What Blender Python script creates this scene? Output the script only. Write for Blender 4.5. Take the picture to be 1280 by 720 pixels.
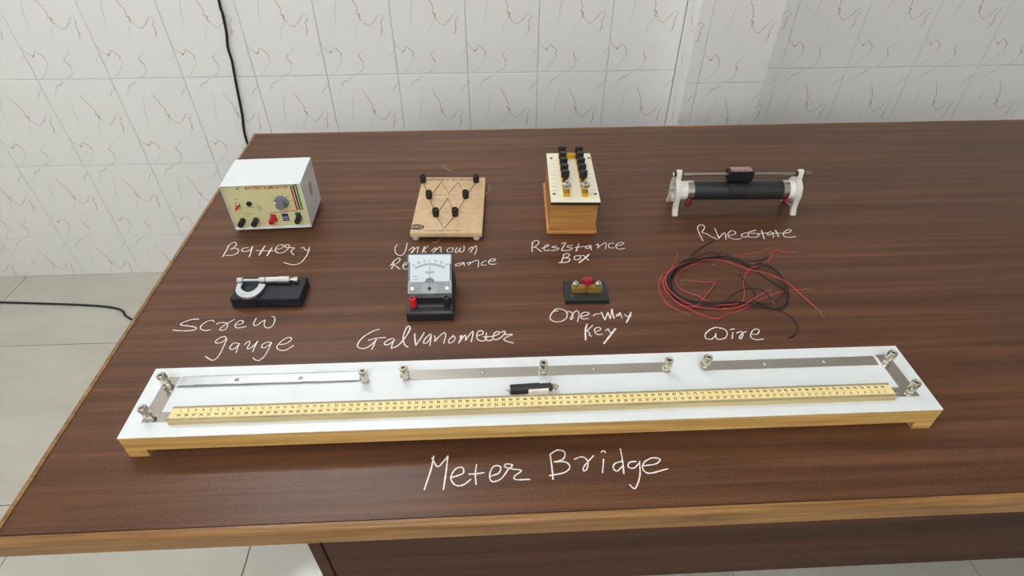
import bpy, bmesh, math, random
from mathutils import Vector, Matrix

random.seed(7)
for o in list(bpy.data.objects):
    bpy.data.objects.remove(o)
sc = bpy.context.scene
COL = sc.collection
TZ = 0.75                                   # table top above the floor

# ------------------------------------------------------------------ camera
CAM = Vector((0.47675, -0.34543, 0.69445 + TZ))
PITCH, YAW, ROLL, FPX = 0.71063, -0.04841, 0.00303, 716.73
_fw = Vector((-math.sin(YAW) * math.cos(PITCH), math.cos(YAW) * math.cos(PITCH), -math.sin(PITCH)))
_r0 = Vector((math.cos(YAW), math.sin(YAW), 0))
_u0 = _r0.cross(_fw)
_rt = _r0 * math.cos(ROLL) + _u0 * math.sin(ROLL)
_up = -_r0 * math.sin(ROLL) + _u0 * math.cos(ROLL)
cam_data = bpy.data.cameras.new('camera')
cam_data.sensor_width = 36.0
cam_data.lens = 36.0 * FPX / 1280.0
cam_data.clip_start = 0.01
cam = bpy.data.objects.new('camera', cam_data)
COL.objects.link(cam)
cam.matrix_world = Matrix(((_rt.x, _up.x, -_fw.x, CAM.x), (_rt.y, _up.y, -_fw.y, CAM.y),
                           (_rt.z, _up.z, -_fw.z, CAM.z), (0, 0, 0, 1)))
sc.camera = cam

# ------------------------------------------------------------------ world, view
world = bpy.data.worlds.new('world')
sc.world = world
world.use_nodes = True
world.node_tree.nodes['Background'].inputs[0].default_value = (0.8, 0.85, 0.9, 1)
world.node_tree.nodes['Background'].inputs[1].default_value = 0.3
sc.view_settings.view_transform = 'Standard'
sc.view_settings.look = 'None'
sc.view_settings.exposure = 0.58
sc.view_settings.gamma = 1.0
sc.view_settings.use_curve_mapping = False
TUBE_BACK = 72.0                           # emission of the tube on the tiled wall
TUBE_CEILING = 190.0                        # emission of the tube on the ceiling


def window_fill(name, loc, rot, sx, sy, watts, col):
    l = bpy.data.lights.new(name, 'AREA')
    l.shape = 'RECTANGLE'
    l.size, l.size_y = sx, sy
    l.energy = watts
    l.color = col
    ob = bpy.data.objects.new(name, l)
    COL.objects.link(ob)
    ob.location = loc
    ob.rotation_euler = rot


# fill light at two added, unseen windows: one behind the viewer, one left
window_fill('fill_window_front', (0.5, -2.53, TZ + 1.2), (math.radians(90), 0, 0), 2.2, 1.4, 14, (0.95, 0.965, 1.0))
window_fill('fill_window_left', (-2.23, -0.2, TZ + 0.9), (math.radians(90), 0, math.radians(-90)), 1.8, 1.4, 9, (0.92, 0.96, 1.0))


# pixel (1280x720) -> direction -> a plane it is known to touch (table-relative z)
def ray(px, py):
    return _rt * ((px - 640) / FPX) - _up * ((py - 360) / FPX) + _fw


def onZ(px, py, z):
    d = ray(px, py)
    return CAM + d * ((z + TZ - CAM.z) / d.z) - Vector((0, 0, TZ))


def onY(px, py, y):
    d = ray(px, py)
    return CAM + d * ((y - CAM.y) / d.y) - Vector((0, 0, TZ))


# ------------------------------------------------------------------ materials
def lin(c):
    c /= 255.0
    return c / 12.92 if c <= 0.04045 else ((c + 0.055) / 1.055) ** 2.4


def rgb(r, g, b):
    return (lin(r), lin(g), lin(b), 1.0)


def mat(name, col, rough=0.5, metal=0.0, spec=0.5, coat=0.0, noise=None, bump=None):
    m = bpy.data.materials.new(name)
    m.use_nodes = True
    nt = m.node_tree
    b = nt.nodes['Principled BSDF']
    b.inputs['Base Color'].default_value = col
    b.inputs['Roughness'].default_value = rough
    b.inputs['Metallic'].default_value = metal
    b.inputs['Specular IOR Level'].default_value = spec
    b.inputs['Coat Weight'].default_value = coat
    if noise or bump:
        tc = nt.nodes.new('ShaderNodeTexCoord')
        mp = nt.nodes.new('ShaderNodeMapping')
        nt.links.new(tc.outputs['Object'], mp.inputs['Vector'])
    if noise:                               # (scale xyz, low colour, high colour, detail)
        s, c0, c1, det = noise
        mp.inputs['Scale'].default_value = s
        n = nt.nodes.new('ShaderNodeTexNoise')
        n.inputs['Scale'].default_value = 1.0
        n.inputs['Detail'].default_value = det
        n.inputs['Roughness'].default_value = 0.65
        nt.links.new(mp.outputs['Vector'], n.inputs['Vector'])
        r = nt.nodes.new('ShaderNodeValToRGB')
        r.color_ramp.elements[0].position = 0.3
        r.color_ramp.elements[1].position = 0.7
        r.color_ramp.elements[0].color = c0
        r.color_ramp.elements[1].color = c1
        nt.links.new(n.outputs['Fac'], r.inputs['Fac'])
        nt.links.new(r.outputs['Color'], b.inputs['Base Color'])
    if bump:                                # (scale, strength, distance)
        n2 = nt.nodes.new('ShaderNodeTexNoise')
        n2.inputs['Scale'].default_value = bump[0]
        n2.inputs['Detail'].default_value = 3
        nt.links.new(tc.outputs['Object'], n2.inputs['Vector'])
        bp = nt.nodes.new('ShaderNodeBump')
        bp.inputs['Strength'].default_value = bump[1]
        bp.inputs['Distance'].default_value = bump[2]
        nt.links.new(n2.outputs['Fac'], bp.inputs['Height'])
        nt.links.new(bp.outputs['Normal'], b.inputs['Normal'])
    return m


def wood_mat(name, stops, rough, scale, fine=(3, 420, 420), spec=0.4, dust=0.0):
    """laminate or timber with the grain along local X"""
    m = bpy.data.materials.new(name)
    m.use_nodes = True
    nt = m.node_tree
    b = nt.nodes['Principled BSDF']
    b.inputs['Roughness'].default_value = rough
    b.inputs['Specular IOR Level'].default_value = spec
    tc = nt.nodes.new('ShaderNodeTexCoord')
    mp = nt.nodes.new('ShaderNodeMapping')
    mp.inputs['Scale'].default_value = scale
    nt.links.new(tc.outputs['Object'], mp.inputs['Vector'])
    n = nt.nodes.new('ShaderNodeTexNoise')
    n.inputs['Scale'].default_value = 1.0
    n.inputs['Detail'].default_value = 6
    n.inputs['Roughness'].default_value = 0.62
    n.inputs['Distortion'].default_value = 0.25
    nt.links.new(mp.outputs['Vector'], n.inputs['Vector'])
    mp2 = nt.nodes.new('ShaderNodeMapping')
    mp2.inputs['Scale'].default_value = fine
    nt.links.new(tc.outputs['Object'], mp2.inputs['Vector'])
    n2 = nt.nodes.new('ShaderNodeTexNoise')
    n2.inputs['Scale'].default_value = 1.0
    n2.inputs['Detail'].default_value = 4
    nt.links.new(mp2.outputs['Vector'], n2.inputs['Vector'])
    mx = nt.nodes.new('ShaderNodeMath')
    mx.operation = 'MULTIPLY_ADD'
    mx.inputs[1].default_value = 0.28
    nt.links.new(n2.outputs['Fac'], mx.inputs[0])
    sub = nt.nodes.new('ShaderNodeMath')
    sub.operation = 'SUBTRACT'
    sub.inputs[1].default_value = 0.14
    nt.links.new(n.outputs['Fac'], sub.inputs[0])
    nt.links.new(sub.outputs[0], mx.inputs[2])
    r = nt.nodes.new('ShaderNodeValToRGB')
    el = r.color_ramp.elements
    while len(el) < len(stops):
        el.new(0.5)
    for e, (p, c) in zip(el, stops):
        e.position = p
        e.color = c
    nt.links.new(mx.outputs[0], r.inputs['Fac'])
    out = r.outputs['Color']
    if dust > 0:                            # loose chalk dust, in specks of its own
        nd = nt.nodes.new('ShaderNodeTexNoise')
        nd.inputs['Scale'].default_value = 700
        nd.inputs['Detail'].default_value = 1
        nt.links.new(tc.outputs['Object'], nd.inputs['Vector'])
        ns = nt.nodes.new('ShaderNodeTexNoise')
        ns.inputs['Scale'].default_value = 5
        nt.links.new(tc.outputs['Object'], ns.inputs['Vector'])
        mr = nt.nodes.new('ShaderNodeMapRange')
        mr.inputs['From Min'].default_value = 0.63
        mr.inputs['From Max'].default_value = 0.80
        nt.links.new(nd.outputs['Fac'], mr.inputs['Value'])
        mm = nt.nodes.new('ShaderNodeMath')
        mm.operation = 'MULTIPLY'
        nt.links.new(mr.outputs['Result'], mm.inputs[0])
        nt.links.new(ns.outputs['Fac'], mm.inputs[1])
        m3 = nt.nodes.new('ShaderNodeMath')
        m3.operation = 'MULTIPLY'
        m3.inputs[1].default_value = dust
        nt.links.new(mm.outputs[0], m3.inputs[0])
        mix = nt.nodes.new('ShaderNodeMixRGB')
        mix.inputs['Color2'].default_value = rgb(215, 205, 195)
        nt.links.new(m3.outputs[0], mix.inputs['Fac'])
        nt.links.new(out, mix.inputs['Color1'])
        out = mix.outputs['Color']
    nt.links.new(out, b.inputs['Base Color'])
    return m


def emit_mat(name, col, strength):
    m = bpy.data.materials.new(name)
    m.use_nodes = True
    nt = m.node_tree
    nt.nodes.remove(nt.nodes['Principled BSDF'])
    e = nt.nodes.new('ShaderNodeEmission')
    e.inputs[0].default_value = col
    e.inputs[1].default_value = strength
    nt.links.new(e.outputs[0], nt.nodes['Material Output'].inputs[0])
    return m


def clear_mat(name, tint, refl, rough=0.06):
    m = bpy.data.materials.new(name)
    m.use_nodes = True
    nt = m.node_tree
    nt.nodes.remove(nt.nodes['Principled BSDF'])
    t = nt.nodes.new('ShaderNodeBsdfTransparent')
    t.inputs[0].default_value = tint
    g = nt.nodes.new('ShaderNodeBsdfGlossy')
    g.inputs['Roughness'].default_value = rough
    lw = nt.nodes.new('ShaderNodeFresnel')
    lw.inputs[0].default_value = 1.47
    mth = nt.nodes.new('ShaderNodeMath')
    mth.operation = 'MULTIPLY_ADD'
    mth.inputs[1].default_value = 1.0
    mth.inputs[2].default_value = refl
    nt.links.new(lw.outputs[0], mth.inputs[0])
    mx = nt.nodes.new('ShaderNodeMixShader')
    nt.links.new(mth.outputs[0], mx.inputs[0])
    nt.links.new(t.outputs[0], mx.inputs[1])
    nt.links.new(g.outputs[0], mx.inputs[2])
    nt.links.new(mx.outputs[0], nt.nodes['Material Output'].inputs[0])
    return m


def chalk_mat():
    m = bpy.data.materials.new('chalk')
    m.use_nodes = True
    nt = m.node_tree
    b = nt.nodes['Principled BSDF']
    b.inputs['Base Color'].default_value = rgb(246, 242, 238)
    b.inputs['Roughness'].default_value = 0.95
    b.inputs['Specular IOR Level'].default_value = 0.1
    tc = nt.nodes.new('ShaderNodeTexCoord')
    n = nt.nodes.new('ShaderNodeTexNoise')
    n.inputs['Scale'].default_value = 900
    n.inputs['Detail'].default_value = 2
    nt.links.new(tc.outputs['Object'], n.inputs['Vector'])
    mr = nt.nodes.new('ShaderNodeMapRange')
    mr.inputs['From Min'].default_value = 0.30
    mr.inputs['From Max'].default_value = 0.46
    mr.inputs['To Min'].default_value = 0.35
    nt.links.new(n.outputs['Fac'], mr.inputs['Value'])
    t = nt.nodes.new('ShaderNodeBsdfTransparent')
    mx = nt.nodes.new('ShaderNodeMixShader')
    nt.links.new(mr.outputs['Result'], mx.inputs[0])
    nt.links.new(t.outputs[0], mx.inputs[1])
    nt.links.new(b.outputs[0], mx.inputs[2])
    nt.links.new(mx.outputs[0], nt.nodes['Material Output'].inputs[0])
    return m


M = {}
M['table'] = wood_mat('table_laminate', [(0.28, rgb(66, 39, 23)), (0.44, rgb(82, 51, 32)), (0.56, rgb(95, 60, 38)),
                                         (0.74, rgb(113, 75, 50))], 0.34, (1.3, 52, 52), spec=0.30, dust=0.6)
M['panel'] = wood_mat('panel_laminate', [(0.32, rgb(54, 33, 23)), (0.5, rgb(68, 43, 30)), (0.7, rgb(82, 54, 38))], 0.55, (1.1, 40, 40), spec=0.2)
M['edge'] = wood_mat('edging_timber', [(0.3, rgb(98, 66, 34)), (0.5, rgb(134, 95, 52)), (0.72, rgb(160, 120, 72))], 0.38, (5, 90, 90))
M['groove'] = mat('groove_dark', rgb(38, 24, 16), 0.7)
M['pine'] = wood_mat('pine', [(0.3, rgb(164, 120, 62)), (0.5, rgb(196, 155, 88)), (0.7, rgb(214, 178, 112))], 0.5, (4, 110, 110))
M['rulerwood'] = wood_mat('ruler_wood', [(0.3, rgb(166, 148, 108)), (0.5, rgb(192, 172, 122)), (0.72, rgb(208, 190, 142))], 0.55, (6, 200, 200))
M['boxwood'] = wood_mat('box_wood', [(0.3, rgb(146, 98, 48)), (0.5, rgb(178, 126, 66)), (0.72, rgb(196, 148, 86))], 0.4, (8, 60, 120))
M['plinth'] = wood_mat('plinth_wood', [(0.3, rgb(160, 104, 54)), (0.5, rgb(192, 130, 72)), (0.72, rgb(206, 150, 92))], 0.4, (8, 60, 120))
M['mdf'] = mat('mdf', rgb(205, 172, 132), 0.6, noise=((60, 60, 60), rgb(196, 162, 122), rgb(216, 186, 146), 6))
M['white_lam'] = mat('white_laminate', rgb(232, 235, 234), 0.32, noise=((9, 30, 9), rgb(226, 230, 229), rgb(236, 239, 238), 4))
M['steel'] = mat('nickel_strip', rgb(200, 194, 186), 0.16, 1.0, bump=(14, 0.05, 0.004))
M['steel_film'] = mat('strip_in_film', rgb(206, 204, 200), 0.34, 1.0, bump=(40, 0.25, 0.003))
M['film'] = clear_mat('clear_film', (0.97, 0.98, 1, 1), 0.10, 0.28)
M['nickel'] = mat('nickel', rgb(214, 208, 194), 0.22, 1.0)
M['satin'] = mat('satin_steel', rgb(208, 212, 212), 0.36, 1.0)
M['knurl'] = mat('knurled_steel', rgb(205, 203, 194), 0.38, 1.0, bump=(1500, 0.6, 0.0006))
M['brass'] = mat('brass_lacquer', rgb(212, 160, 34), 0.32, 0.75)
M['brass2'] = mat('brass_aged', rgb(172, 136, 62), 0.42, 0.6)
M['brass3'] = mat('brass_dull', rgb(150, 132, 104), 0.4, 0.9)
M['rod'] = mat('rod_steel', rgb(150, 143, 134), 0.35, 1.0)
M['copper'] = mat('copper_strand', rgb(206, 140, 104), 0.35, 0.8)
M['black'] = mat('black_plastic', rgb(24, 24, 26), 0.42)
M['blackrough'] = mat('black_matte', rgb(28, 28, 30), 0.6)
M['casebl'] = mat('case_black', rgb(30, 32, 40), 0.5, spec=0.3, bump=(900, 0.15, 0.0004))
M['ebonite'] = mat('ebonite', rgb(20, 20, 20), 0.4)
M['keybase'] = mat('key_base', rgb(30, 36, 36), 0.48)
M['coil'] = mat('coil_enamel', rgb(40, 41, 42), 0.4)
M['white_paint'] = mat('white_paint', rgb(232, 236, 236), 0.3)
M['cast_white'] = mat('cast_white', rgb(224, 218, 206), 0.38)
M['ceramic'] = mat('ceramic', rgb(240, 238, 232), 0.25)
M['cream'] = mat('cream_plate', rgb(240, 234, 206), 0.35)
M['panelcream'] = mat('panel_cream', rgb(212, 204, 152), 0.4)
M['red'] = mat('red_plastic', rgb(205, 26, 34), 0.3)
M['darkred'] = mat('dark_red_plastic', rgb(112, 14, 26), 0.2, coat=0.5)
M['keyred'] = mat('key_red', rgb(150, 18, 38), 0.22, coat=0.4)
M['redprint'] = mat('print_red', rgb(160, 44, 36), 0.5)
M['redstripe'] = mat('stripe_red', rgb(176, 30, 40), 0.5)
M['blueprint'] = mat('print_blue', rgb(36, 38, 92), 0.5)
M['navy'] = mat('stripe_navy', rgb(24, 26, 54), 0.5)
M['green'] = mat('print_green', rgb(22, 112, 66), 0.5)
M['whiteprint'] = mat('print_white', rgb(235, 235, 238), 0.6)
M['blackprint'] = mat('print_black', rgb(38, 34, 28), 0.6)
M['brownprint'] = mat('print_brown', rgb(96, 70, 50), 0.6)
M['greyprint'] = mat('print_grey', rgb(96, 106, 110), 0.6)
M['tape'] = mat('scale_paper', rgb(250, 226, 158), 0.5, noise=((30, 60, 30), rgb(246, 220, 148), rgb(252, 232, 170), 4))
M['paper'] = mat('paper', rgb(228, 222, 210), 0.7)
M['sticker'] = mat('sticker_grey', rgb(200, 192, 176), 0.3, 0.2)
M['dial'] = mat('dial_white', rgb(232, 238, 240), 0.45)
M['meterwhite'] = mat('meter_housing', rgb(206, 212, 214), 0.3)
M['stipple'] = mat('stipple_silver', rgb(182, 184, 184), 0.4, 0.0)
M['grey'] = mat('grey_plastic', rgb(122, 124, 126), 0.4)
M['knobgrey'] = mat('knob_grey', rgb(118, 120, 122), 0.35)
M['clear'] = clear_mat('clear_acrylic', (0.99, 0.995, 0.995, 1), 0.01)
M['redwire'] = mat('red_insulation', rgb(204, 66, 74), 0.4)
M['blackwire'] = mat('black_insulation', rgb(24, 20, 18), 0.42)
M['strand'] = mat('bare_strand', rgb(176, 128, 100), 0.4, 0.5)
M['cable'] = mat('cable_sheath', rgb(18, 30, 30), 0.5)
M['feltwhite'] = mat('white_foot', rgb(222, 216, 204), 0.6)
M['thread'] = mat('thread', rgb(206, 190, 178), 0.8)
M['tile'] = mat('wall_tile_glaze', rgb(240, 238, 234), 0.22, bump=(9, 0.05, 0.01))
M['vein'] = mat('tile_vein', rgb(190, 162, 110), 0.25)
M['veinfine'] = mat('tile_vein_fine', rgb(188, 178, 154), 0.25)
M['grout'] = mat('grout', rgb(92, 88, 80), 0.8)
M['plaster'] = mat('painted_plaster', rgb(214, 211, 206), 0.8, noise=((3, 3, 3), rgb(210, 207, 202), rgb(218, 215, 210), 3))
M['ceil'] = mat('ceiling_paint', rgb(232, 230, 226), 0.85)
M['floor_tile'] = mat('floor_tile', rgb(190, 186, 172), 0.11, spec=0.3, noise=((2.5, 7, 2.5), rgb(182, 178, 163), rgb(198, 195, 182), 4))
M['chalk'] = chalk_mat()
M['tubelight'] = emit_mat('tube_glow_back', (0.91, 0.955, 1.0, 1), TUBE_BACK)
M['tubelight_ceiling'] = emit_mat('tube_glow_ceiling', (0.91, 0.955, 1.0, 1), TUBE_CEILING)
M['lampbody'] = mat('lamp_body', rgb(236, 236, 232), 0.4)


# ------------------------------------------------------------------ mesh helpers
class G:
    def __init__(s):
        s.v, s.f, s.m = [], [], []

    def add(s, vs, fs, mi=0):
        o = len(s.v)
        s.v += [tuple(p) for p in vs]
        s.f += [tuple(i + o for i in f) for f in fs]
        s.m += [mi] * len(fs)
        return s

    def box(s, x0, x1, y0, y1, z0, z1, mi=0):
        return s.add([(x0, y0, z0), (x1, y0, z0), (x1, y1, z0), (x0, y1, z0), (x0, y0, z1), (x1, y0, z1), (x1, y1, z1), (x0, y1, z1)],
                     [(0, 3, 2, 1), (4, 5, 6, 7), (0, 1, 5, 4), (1, 2, 6, 5), (2, 3, 7, 6), (3, 0, 4, 7)], mi)

    def lathe(s, prof, p=(0, 0, 0), axis=(0, 0, 1), n=24, mi=0, flat=None):
        """prof: (r, h) pairs along the axis from p; closed at both ends"""
        a = Vector(axis).normalized()
        t = Vector((1, 0, 0)) if abs(a.x) < 0.9 else Vector((0, 1, 0))
        e1 = (t - a * t.dot(a)).normalized()
        e2 = a.cross(e1)
        vs, fs = [], []
        for r, h in prof:
            for k in range(n):
                an = 2 * math.pi * k / n
                rr = r
                if flat and k % 2:
                    rr = r * flat
                vs.append(Vector(p) + a * h + e1 * (rr * math.cos(an)) + e2 * (rr * math.sin(an)))
        L = len(prof)
        for i in range(L - 1):
            for k in range(n):
                k2 = (k + 1) % n
                fs.append((i * n + k, i * n + k2, (i + 1) * n + k2, (i + 1) * n + k))
        fs.append(tuple(reversed(range(n))))
        fs.append(tuple(range((L - 1) * n, L * n)))
        return s.add(vs, fs, mi)

    def cyl(s, p0, p1, r0, r1=None, n=20, mi=0):
        p0, p1 = Vector(p0), Vector(p1)
        return s.lathe([(r0, 0), (r0 if r1 is None else r1, (p1 - p0).length)], p0, p1 - p0, n, mi)

    def tube(s, pts, r, n=8, closed=False, mi=0):
        pts = [Vector(p) for p in pts]
        vs, fs = [], []
        up = Vector((0, 0, 1))
        L = len(pts)
        for i, p in enumerate(pts):
            if closed:
                d = pts[(i + 1) % L] - pts[i - 1]
            else:
                d = pts[min(i + 1, L - 1)] - pts[max(i - 1, 0)]
            d.normalize()
            u = up if abs(d.z) < 0.95 else Vector((0, 1, 0))
            e1 = d.cross(u).normalized()
            e2 = e1.cross(d)
            rr = r[i] if isinstance(r, (list, tuple)) else r
            for k in range(n):
                an = 2 * math.pi * k / n
                vs.append(p + e1 * (rr * math.cos(an)) + e2 * (rr * math.sin(an)))
        for i in range(L if closed else L - 1):
            j = (i + 1) % L
            for k in range(n):
                k2 = (k + 1) % n
                fs.append((i * n + k, j * n + k, j * n + k2, i * n + k2))
        if not closed:
            fs.append(tuple(range(n)))
            fs.append(tuple(reversed(range((L - 1) * n, L * n))))
        return s.add(vs, fs, mi)

    def prism(s, poly, a, b, axis='z', mi=0):
        """polygon extruded from a to b along an axis; poly in the two other axes"""
        def P(u, v, w):
            return {'z': (u, v, w), 'x': (w, u, v), 'y': (u, w, v)}[axis]
        n = len(poly)
        vs = [P(u, v, a) for u, v in poly] + [P(u, v, b) for u, v in poly]
        fs = [tuple(reversed(range(n))), tuple(range(n, 2 * n))]
        fs += [(i, (i + 1) % n, n + (i + 1) % n, n + i) for i in range(n)]
        return s.add(vs, fs, mi)

    def ribbon(s, pts, w, z0, z1, mi=0):
        """flat band following pts in the XY plane, with a thickness"""
        pts = [Vector((p[0], p[1])) for p in pts]
        L = len(pts)
        vs, fs = [], []
        for i, p in enumerate(pts):
            d = pts[min(i + 1, L - 1)] - pts[max(i - 1, 0)]
            if d.length < 1e-9:
                d = Vector((1, 0))
            d.normalize()
            nn = Vector((-d.y, d.x))
            ww = w[i] if isinstance(w, (list, tuple)) else w
            if i == 0:
                p = p - d * ww * 0.25
            if i == L - 1:
                p = p + d * ww * 0.25
            a, b = p + nn * ww / 2, p - nn * ww / 2
            vs += [(a.x, a.y, z0), (b.x, b.y, z0), (b.x, b.y, z1), (a.x, a.y, z1)]
        for i in range(L - 1):
            o, q = 4 * i, 4 * i + 4
            for k in range(4):
                k2 = (k + 1) % 4
                fs.append((o + k, o + k2, q + k2, q + k))
        fs.append((3, 2, 1, 0))
        fs.append((4 * L - 4, 4 * L - 3, 4 * L - 2, 4 * L - 1))
        return s.add(vs, fs, mi)

    def xf(s, fn):
        s.v = [tuple(fn(*p)) for p in s.v]
        return s

    def mesh(s, name, mats, bevel=0.0, seg=2, smooth=35, fix=True):
        me = bpy.data.meshes.new(name)
        me.from_pydata(s.v, [], s.f)
        for mm in (mats if isinstance(mats, (list, tuple)) else [mats]):
            me.materials.append(M[mm])
        me.polygons.foreach_set('material_index', s.m)
        bm = bmesh.new()
        bm.from_mesh(me)
        if fix:
            bmesh.ops.recalc_face_normals(bm, faces=bm.faces)
        if bevel:
            es = [e for e in bm.edges if len(e.link_faces) == 2 and e.calc_face_angle(0) > 0.6]
            smooth = min(smooth, 20)        # keep the flat faces flat beside a bevel
            bmesh.ops.bevel(bm, geom=es, offset=bevel, segments=seg, affect='EDGES', profile=0.5, clamp_overlap=True)
        for fc in bm.faces:
            fc.smooth = smooth > 0
        bm.to_mesh(me)
        bm.free()
        if smooth > 0:
            me.set_sharp_from_angle(angle=math.radians(smooth))
        return me


def link(name, me, parent=None):
    o = bpy.data.objects.new(name, me)
    COL.objects.link(o)
    if parent is not None:
        o.parent = parent
    return o


def part(name, g, m, parent, bevel=0.0, seg=2, smooth=35, label=None):
    o = link(name, g.mesh(name, m, bevel, seg, smooth), parent)
    if label:
        o['label'] = label
    return o


def tag(o, label, cat, group=None):
    o['label'] = label
    o['category'] = cat
    if group:
        o['group'] = group
    return o


def thing(name, label, cat, loc=(0, 0, 0), rz=0.0, group=None):
    """an Empty at the base of a thing; loc is table-relative"""
    o = bpy.data.objects.new(name, None)
    o.empty_display_size = 0.02
    COL.objects.link(o)
    o.location = (loc[0], loc[1], loc[2] + TZ)
    o.rotation_euler = (0, 0, rz)
    return tag(o, label, cat, group)


def struct(o):
    o['kind'] = 'structure'
    return o


def smooth_path(pts, sub=5, closed=False):
    pts = [Vector(p) for p in pts]
    if len(pts) < 3:
        a, b = pts[0], pts[-1]
        return [a.lerp(b, t / sub) for t in range(sub + 1)]
    out = []
    L = len(pts)
    rng = range(L) if closed else range(L - 1)
    for i in rng:
        p1, p2 = pts[i], pts[(i + 1) % L]
        p0 = pts[i - 1] if (closed or i > 0) else p1 + (p1 - p2)
        p3 = pts[(i + 2) % L] if (closed or i + 2 < L) else p2 + (p2 - p1)
        for k in range(sub):
            t = k / sub
            out.append(0.5 * ((2 * p1) + (p2 - p0) * t + (2 * p0 - 5 * p1 + 4 * p2 - p3) * t * t + (3 * p1 - p0 - 3 * p2 + p3) * t ** 3))
    if not closed:
        out.append(pts[-1])
    return out


_tc = {}


def text_geo(txt, size=1.0, bold=0.0):
    """flat lettering, centred, as (verts2d, faces)"""
    key = (txt, bold)
    if key not in _tc:
        cu = bpy.data.curves.new('lettering', 'FONT')
        cu.body = txt
        cu.align_x = 'CENTER'
        cu.align_y = 'CENTER'
        cu.resolution_u = 2
        cu.offset = bold
        ob = bpy.data.objects.new('lettering', cu)
        COL.objects.link(ob)
        dg = bpy.context.evaluated_depsgraph_get()
        me = bpy.data.meshes.new_from_object(ob.evaluated_get(dg))
        _tc[key] = ([(v.co.x, v.co.y) for v in me.vertices], [tuple(p.vertices) for p in me.polygons])
        bpy.data.objects.remove(ob)
        bpy.data.meshes.remove(me)
        bpy.data.curves.remove(cu)
    v, f = _tc[key]
    return [(x * size, y * size) for x, y in v], f


def add_text(g, txt, cx, cy, size, fn, mi=0, width=None, bold=0.0):
    """fn(u, v) -> 3D point on the printed surface; width squeezes the word to that width"""
    v, f = text_geo(txt, size, bold)
    if width and v:
        w0 = max(p[0] for p in v) - min(p[0] for p in v)
        k = width / w0
        v = [(x * k, y) for x, y in v]
    g.add([fn(cx + x, cy + y) for x, y in v], f, mi)
    return g


def quad(g, pts, fn, mi=0):
    g.add([fn(u, v) for u, v in pts], [tuple(range(len(pts)))], mi)
    return g


# ------------------------------------------------------------------ the room
FZ = -TZ                                    # floor, table-relative
X0, X1, Y0, YW, ZC = -2.2, 3.3, -2.5, 1.485, 2.25


def room(name, g, m, smooth=0):
    o = link(name, g.mesh(name, m, 0, 2, smooth))
    o.location = (0, 0, TZ)
    return struct(o)


wall_back = room('wall_back', G().box(X0, X1, YW + 0.0085, YW + 0.13, FZ, ZC), 'grout')
part('plaster', G().box(X0, X1, YW + 0.0005, YW + 0.0085, 0.9102, ZC), 'plaster', wall_back, 0, 2, 0)
def holed(axis, a, b, u0, u1, z0, z1, hu0, hu1, hz0, hz1):
    g = G()
    for ua, ub, za, zb in ((u0, u1, z0, hz0), (u0, u1, hz1, z1), (u0, hu0, hz0, hz1), (hu1, u1, hz0, hz1)):
        if axis == 'x':
            g.box(a, b, ua, ub, za, zb)
        else:
            g.box(ua, ub, a, b, za, zb)
    return g


def added_window(name, axis, pos, u0, u1, z0, z1):  # unseen, added to house the front and left fill lights
    w = bpy.data.objects.new(name, None)
    COL.objects.link(w)
    w.location = (0, 0, TZ)
    struct(w)
    P3 = (lambda g: g) if axis == 'y' else (lambda g: g.xf(lambda x, y, z: (y, x, z)))
    fr_ = .05
    part('window_frame', P3(holed('y', pos - .02, pos + .02, u0, u1, z0, z1, u0 + fr_, u1 - fr_, z0 + fr_, z1 - fr_)), 'lampbody', w)
    um = (u0 + u1) / 2
    part('mullion', P3(G().box(um - .025, um + .025, pos - .02, pos + .02, z0 + fr_, z1 - fr_)), 'lampbody', w)
    for a, b in ((u0 + fr_, um - .025), (um + .025, u1 - fr_)):
        part('pane', P3(G().box(a, b, pos - .002, pos + .002, z0 + fr_, z1 - fr_)), 'clear', w)


room('wall_left', holed('x', X0 - 0.12, X0, Y0, YW + 0.13, FZ, ZC, -1.1, 0.7, 0.2, 1.6), 'plaster')
room('wall_right', G().box(X1, X1 + 0.12, Y0, YW + 0.13, FZ, ZC), 'plaster')
room('wall_front', holed('y', Y0 - 0.12, Y0, X0, X1, FZ, ZC, -0.6, 1.6, 0.5, 1.9), 'plaster')
added_window('added_window_1', 'y', Y0 - .08, -0.6, 1.6, 0.5, 1.9)
added_window('added_window_2', 'x', X0 - .08, -1.1, 0.7, 0.2, 1.6)
room('ceiling', G().box(X0 - .12, X1 + .12, Y0 - .12, YW + .13, ZC, ZC + 0.1), 'ceil')
floor = room('floor', G().box(X0 - .12, X1 + .12, Y0 - .12, YW + .13, FZ - 0.1, FZ - 0.006), 'grout')

# floor tiles, 600 mm
FTX = onZ(308, 700, FZ).x
i0 = math.floor((X0 - FTX) / 0.6)
fme = {}
for i in range(i0, 12):
    for j in range(-5, 4):
        xa, xb = max(FTX + i * 0.6, X0), min(FTX + (i + 1) * 0.6, X1)
        ya, yb = max(1.10 - 0.6 * 1 + j * 0.6 - 0.0, Y0), min(1.10 - 0.6 + (j + 1) * 0.6, YW + 0.008)
        if xb - xa < 0.02 or yb - ya < 0.02:
            continue
        k = (round(xb - xa, 3), round(yb - ya, 3))
        if k not in fme:
            w, h, e = (xb - xa) / 2 - 0.0008, (yb - ya) / 2 - 0.0008, 0.0012
            fme[k] = G().add([(-w, -h, -.006), (w, -h, -.006), (w, h, -.006), (-w, h, -.006), (-w + e, -h + e, 0), (w - e, -h + e, 0), (w - e, h - e, 0), (-w + e, h - e, 0)],
                             [(4, 5, 6, 7), (0, 1, 5, 4), (1, 2, 6, 5), (2, 3, 7, 6), (3, 0, 4, 7)]).mesh('floor_tile', 'floor_tile', 0, 2, 0)
        o = link('floor_tile', fme[k], floor)
        o.location = ((xa + xb) / 2, (ya + yb) / 2, FZ)

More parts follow.
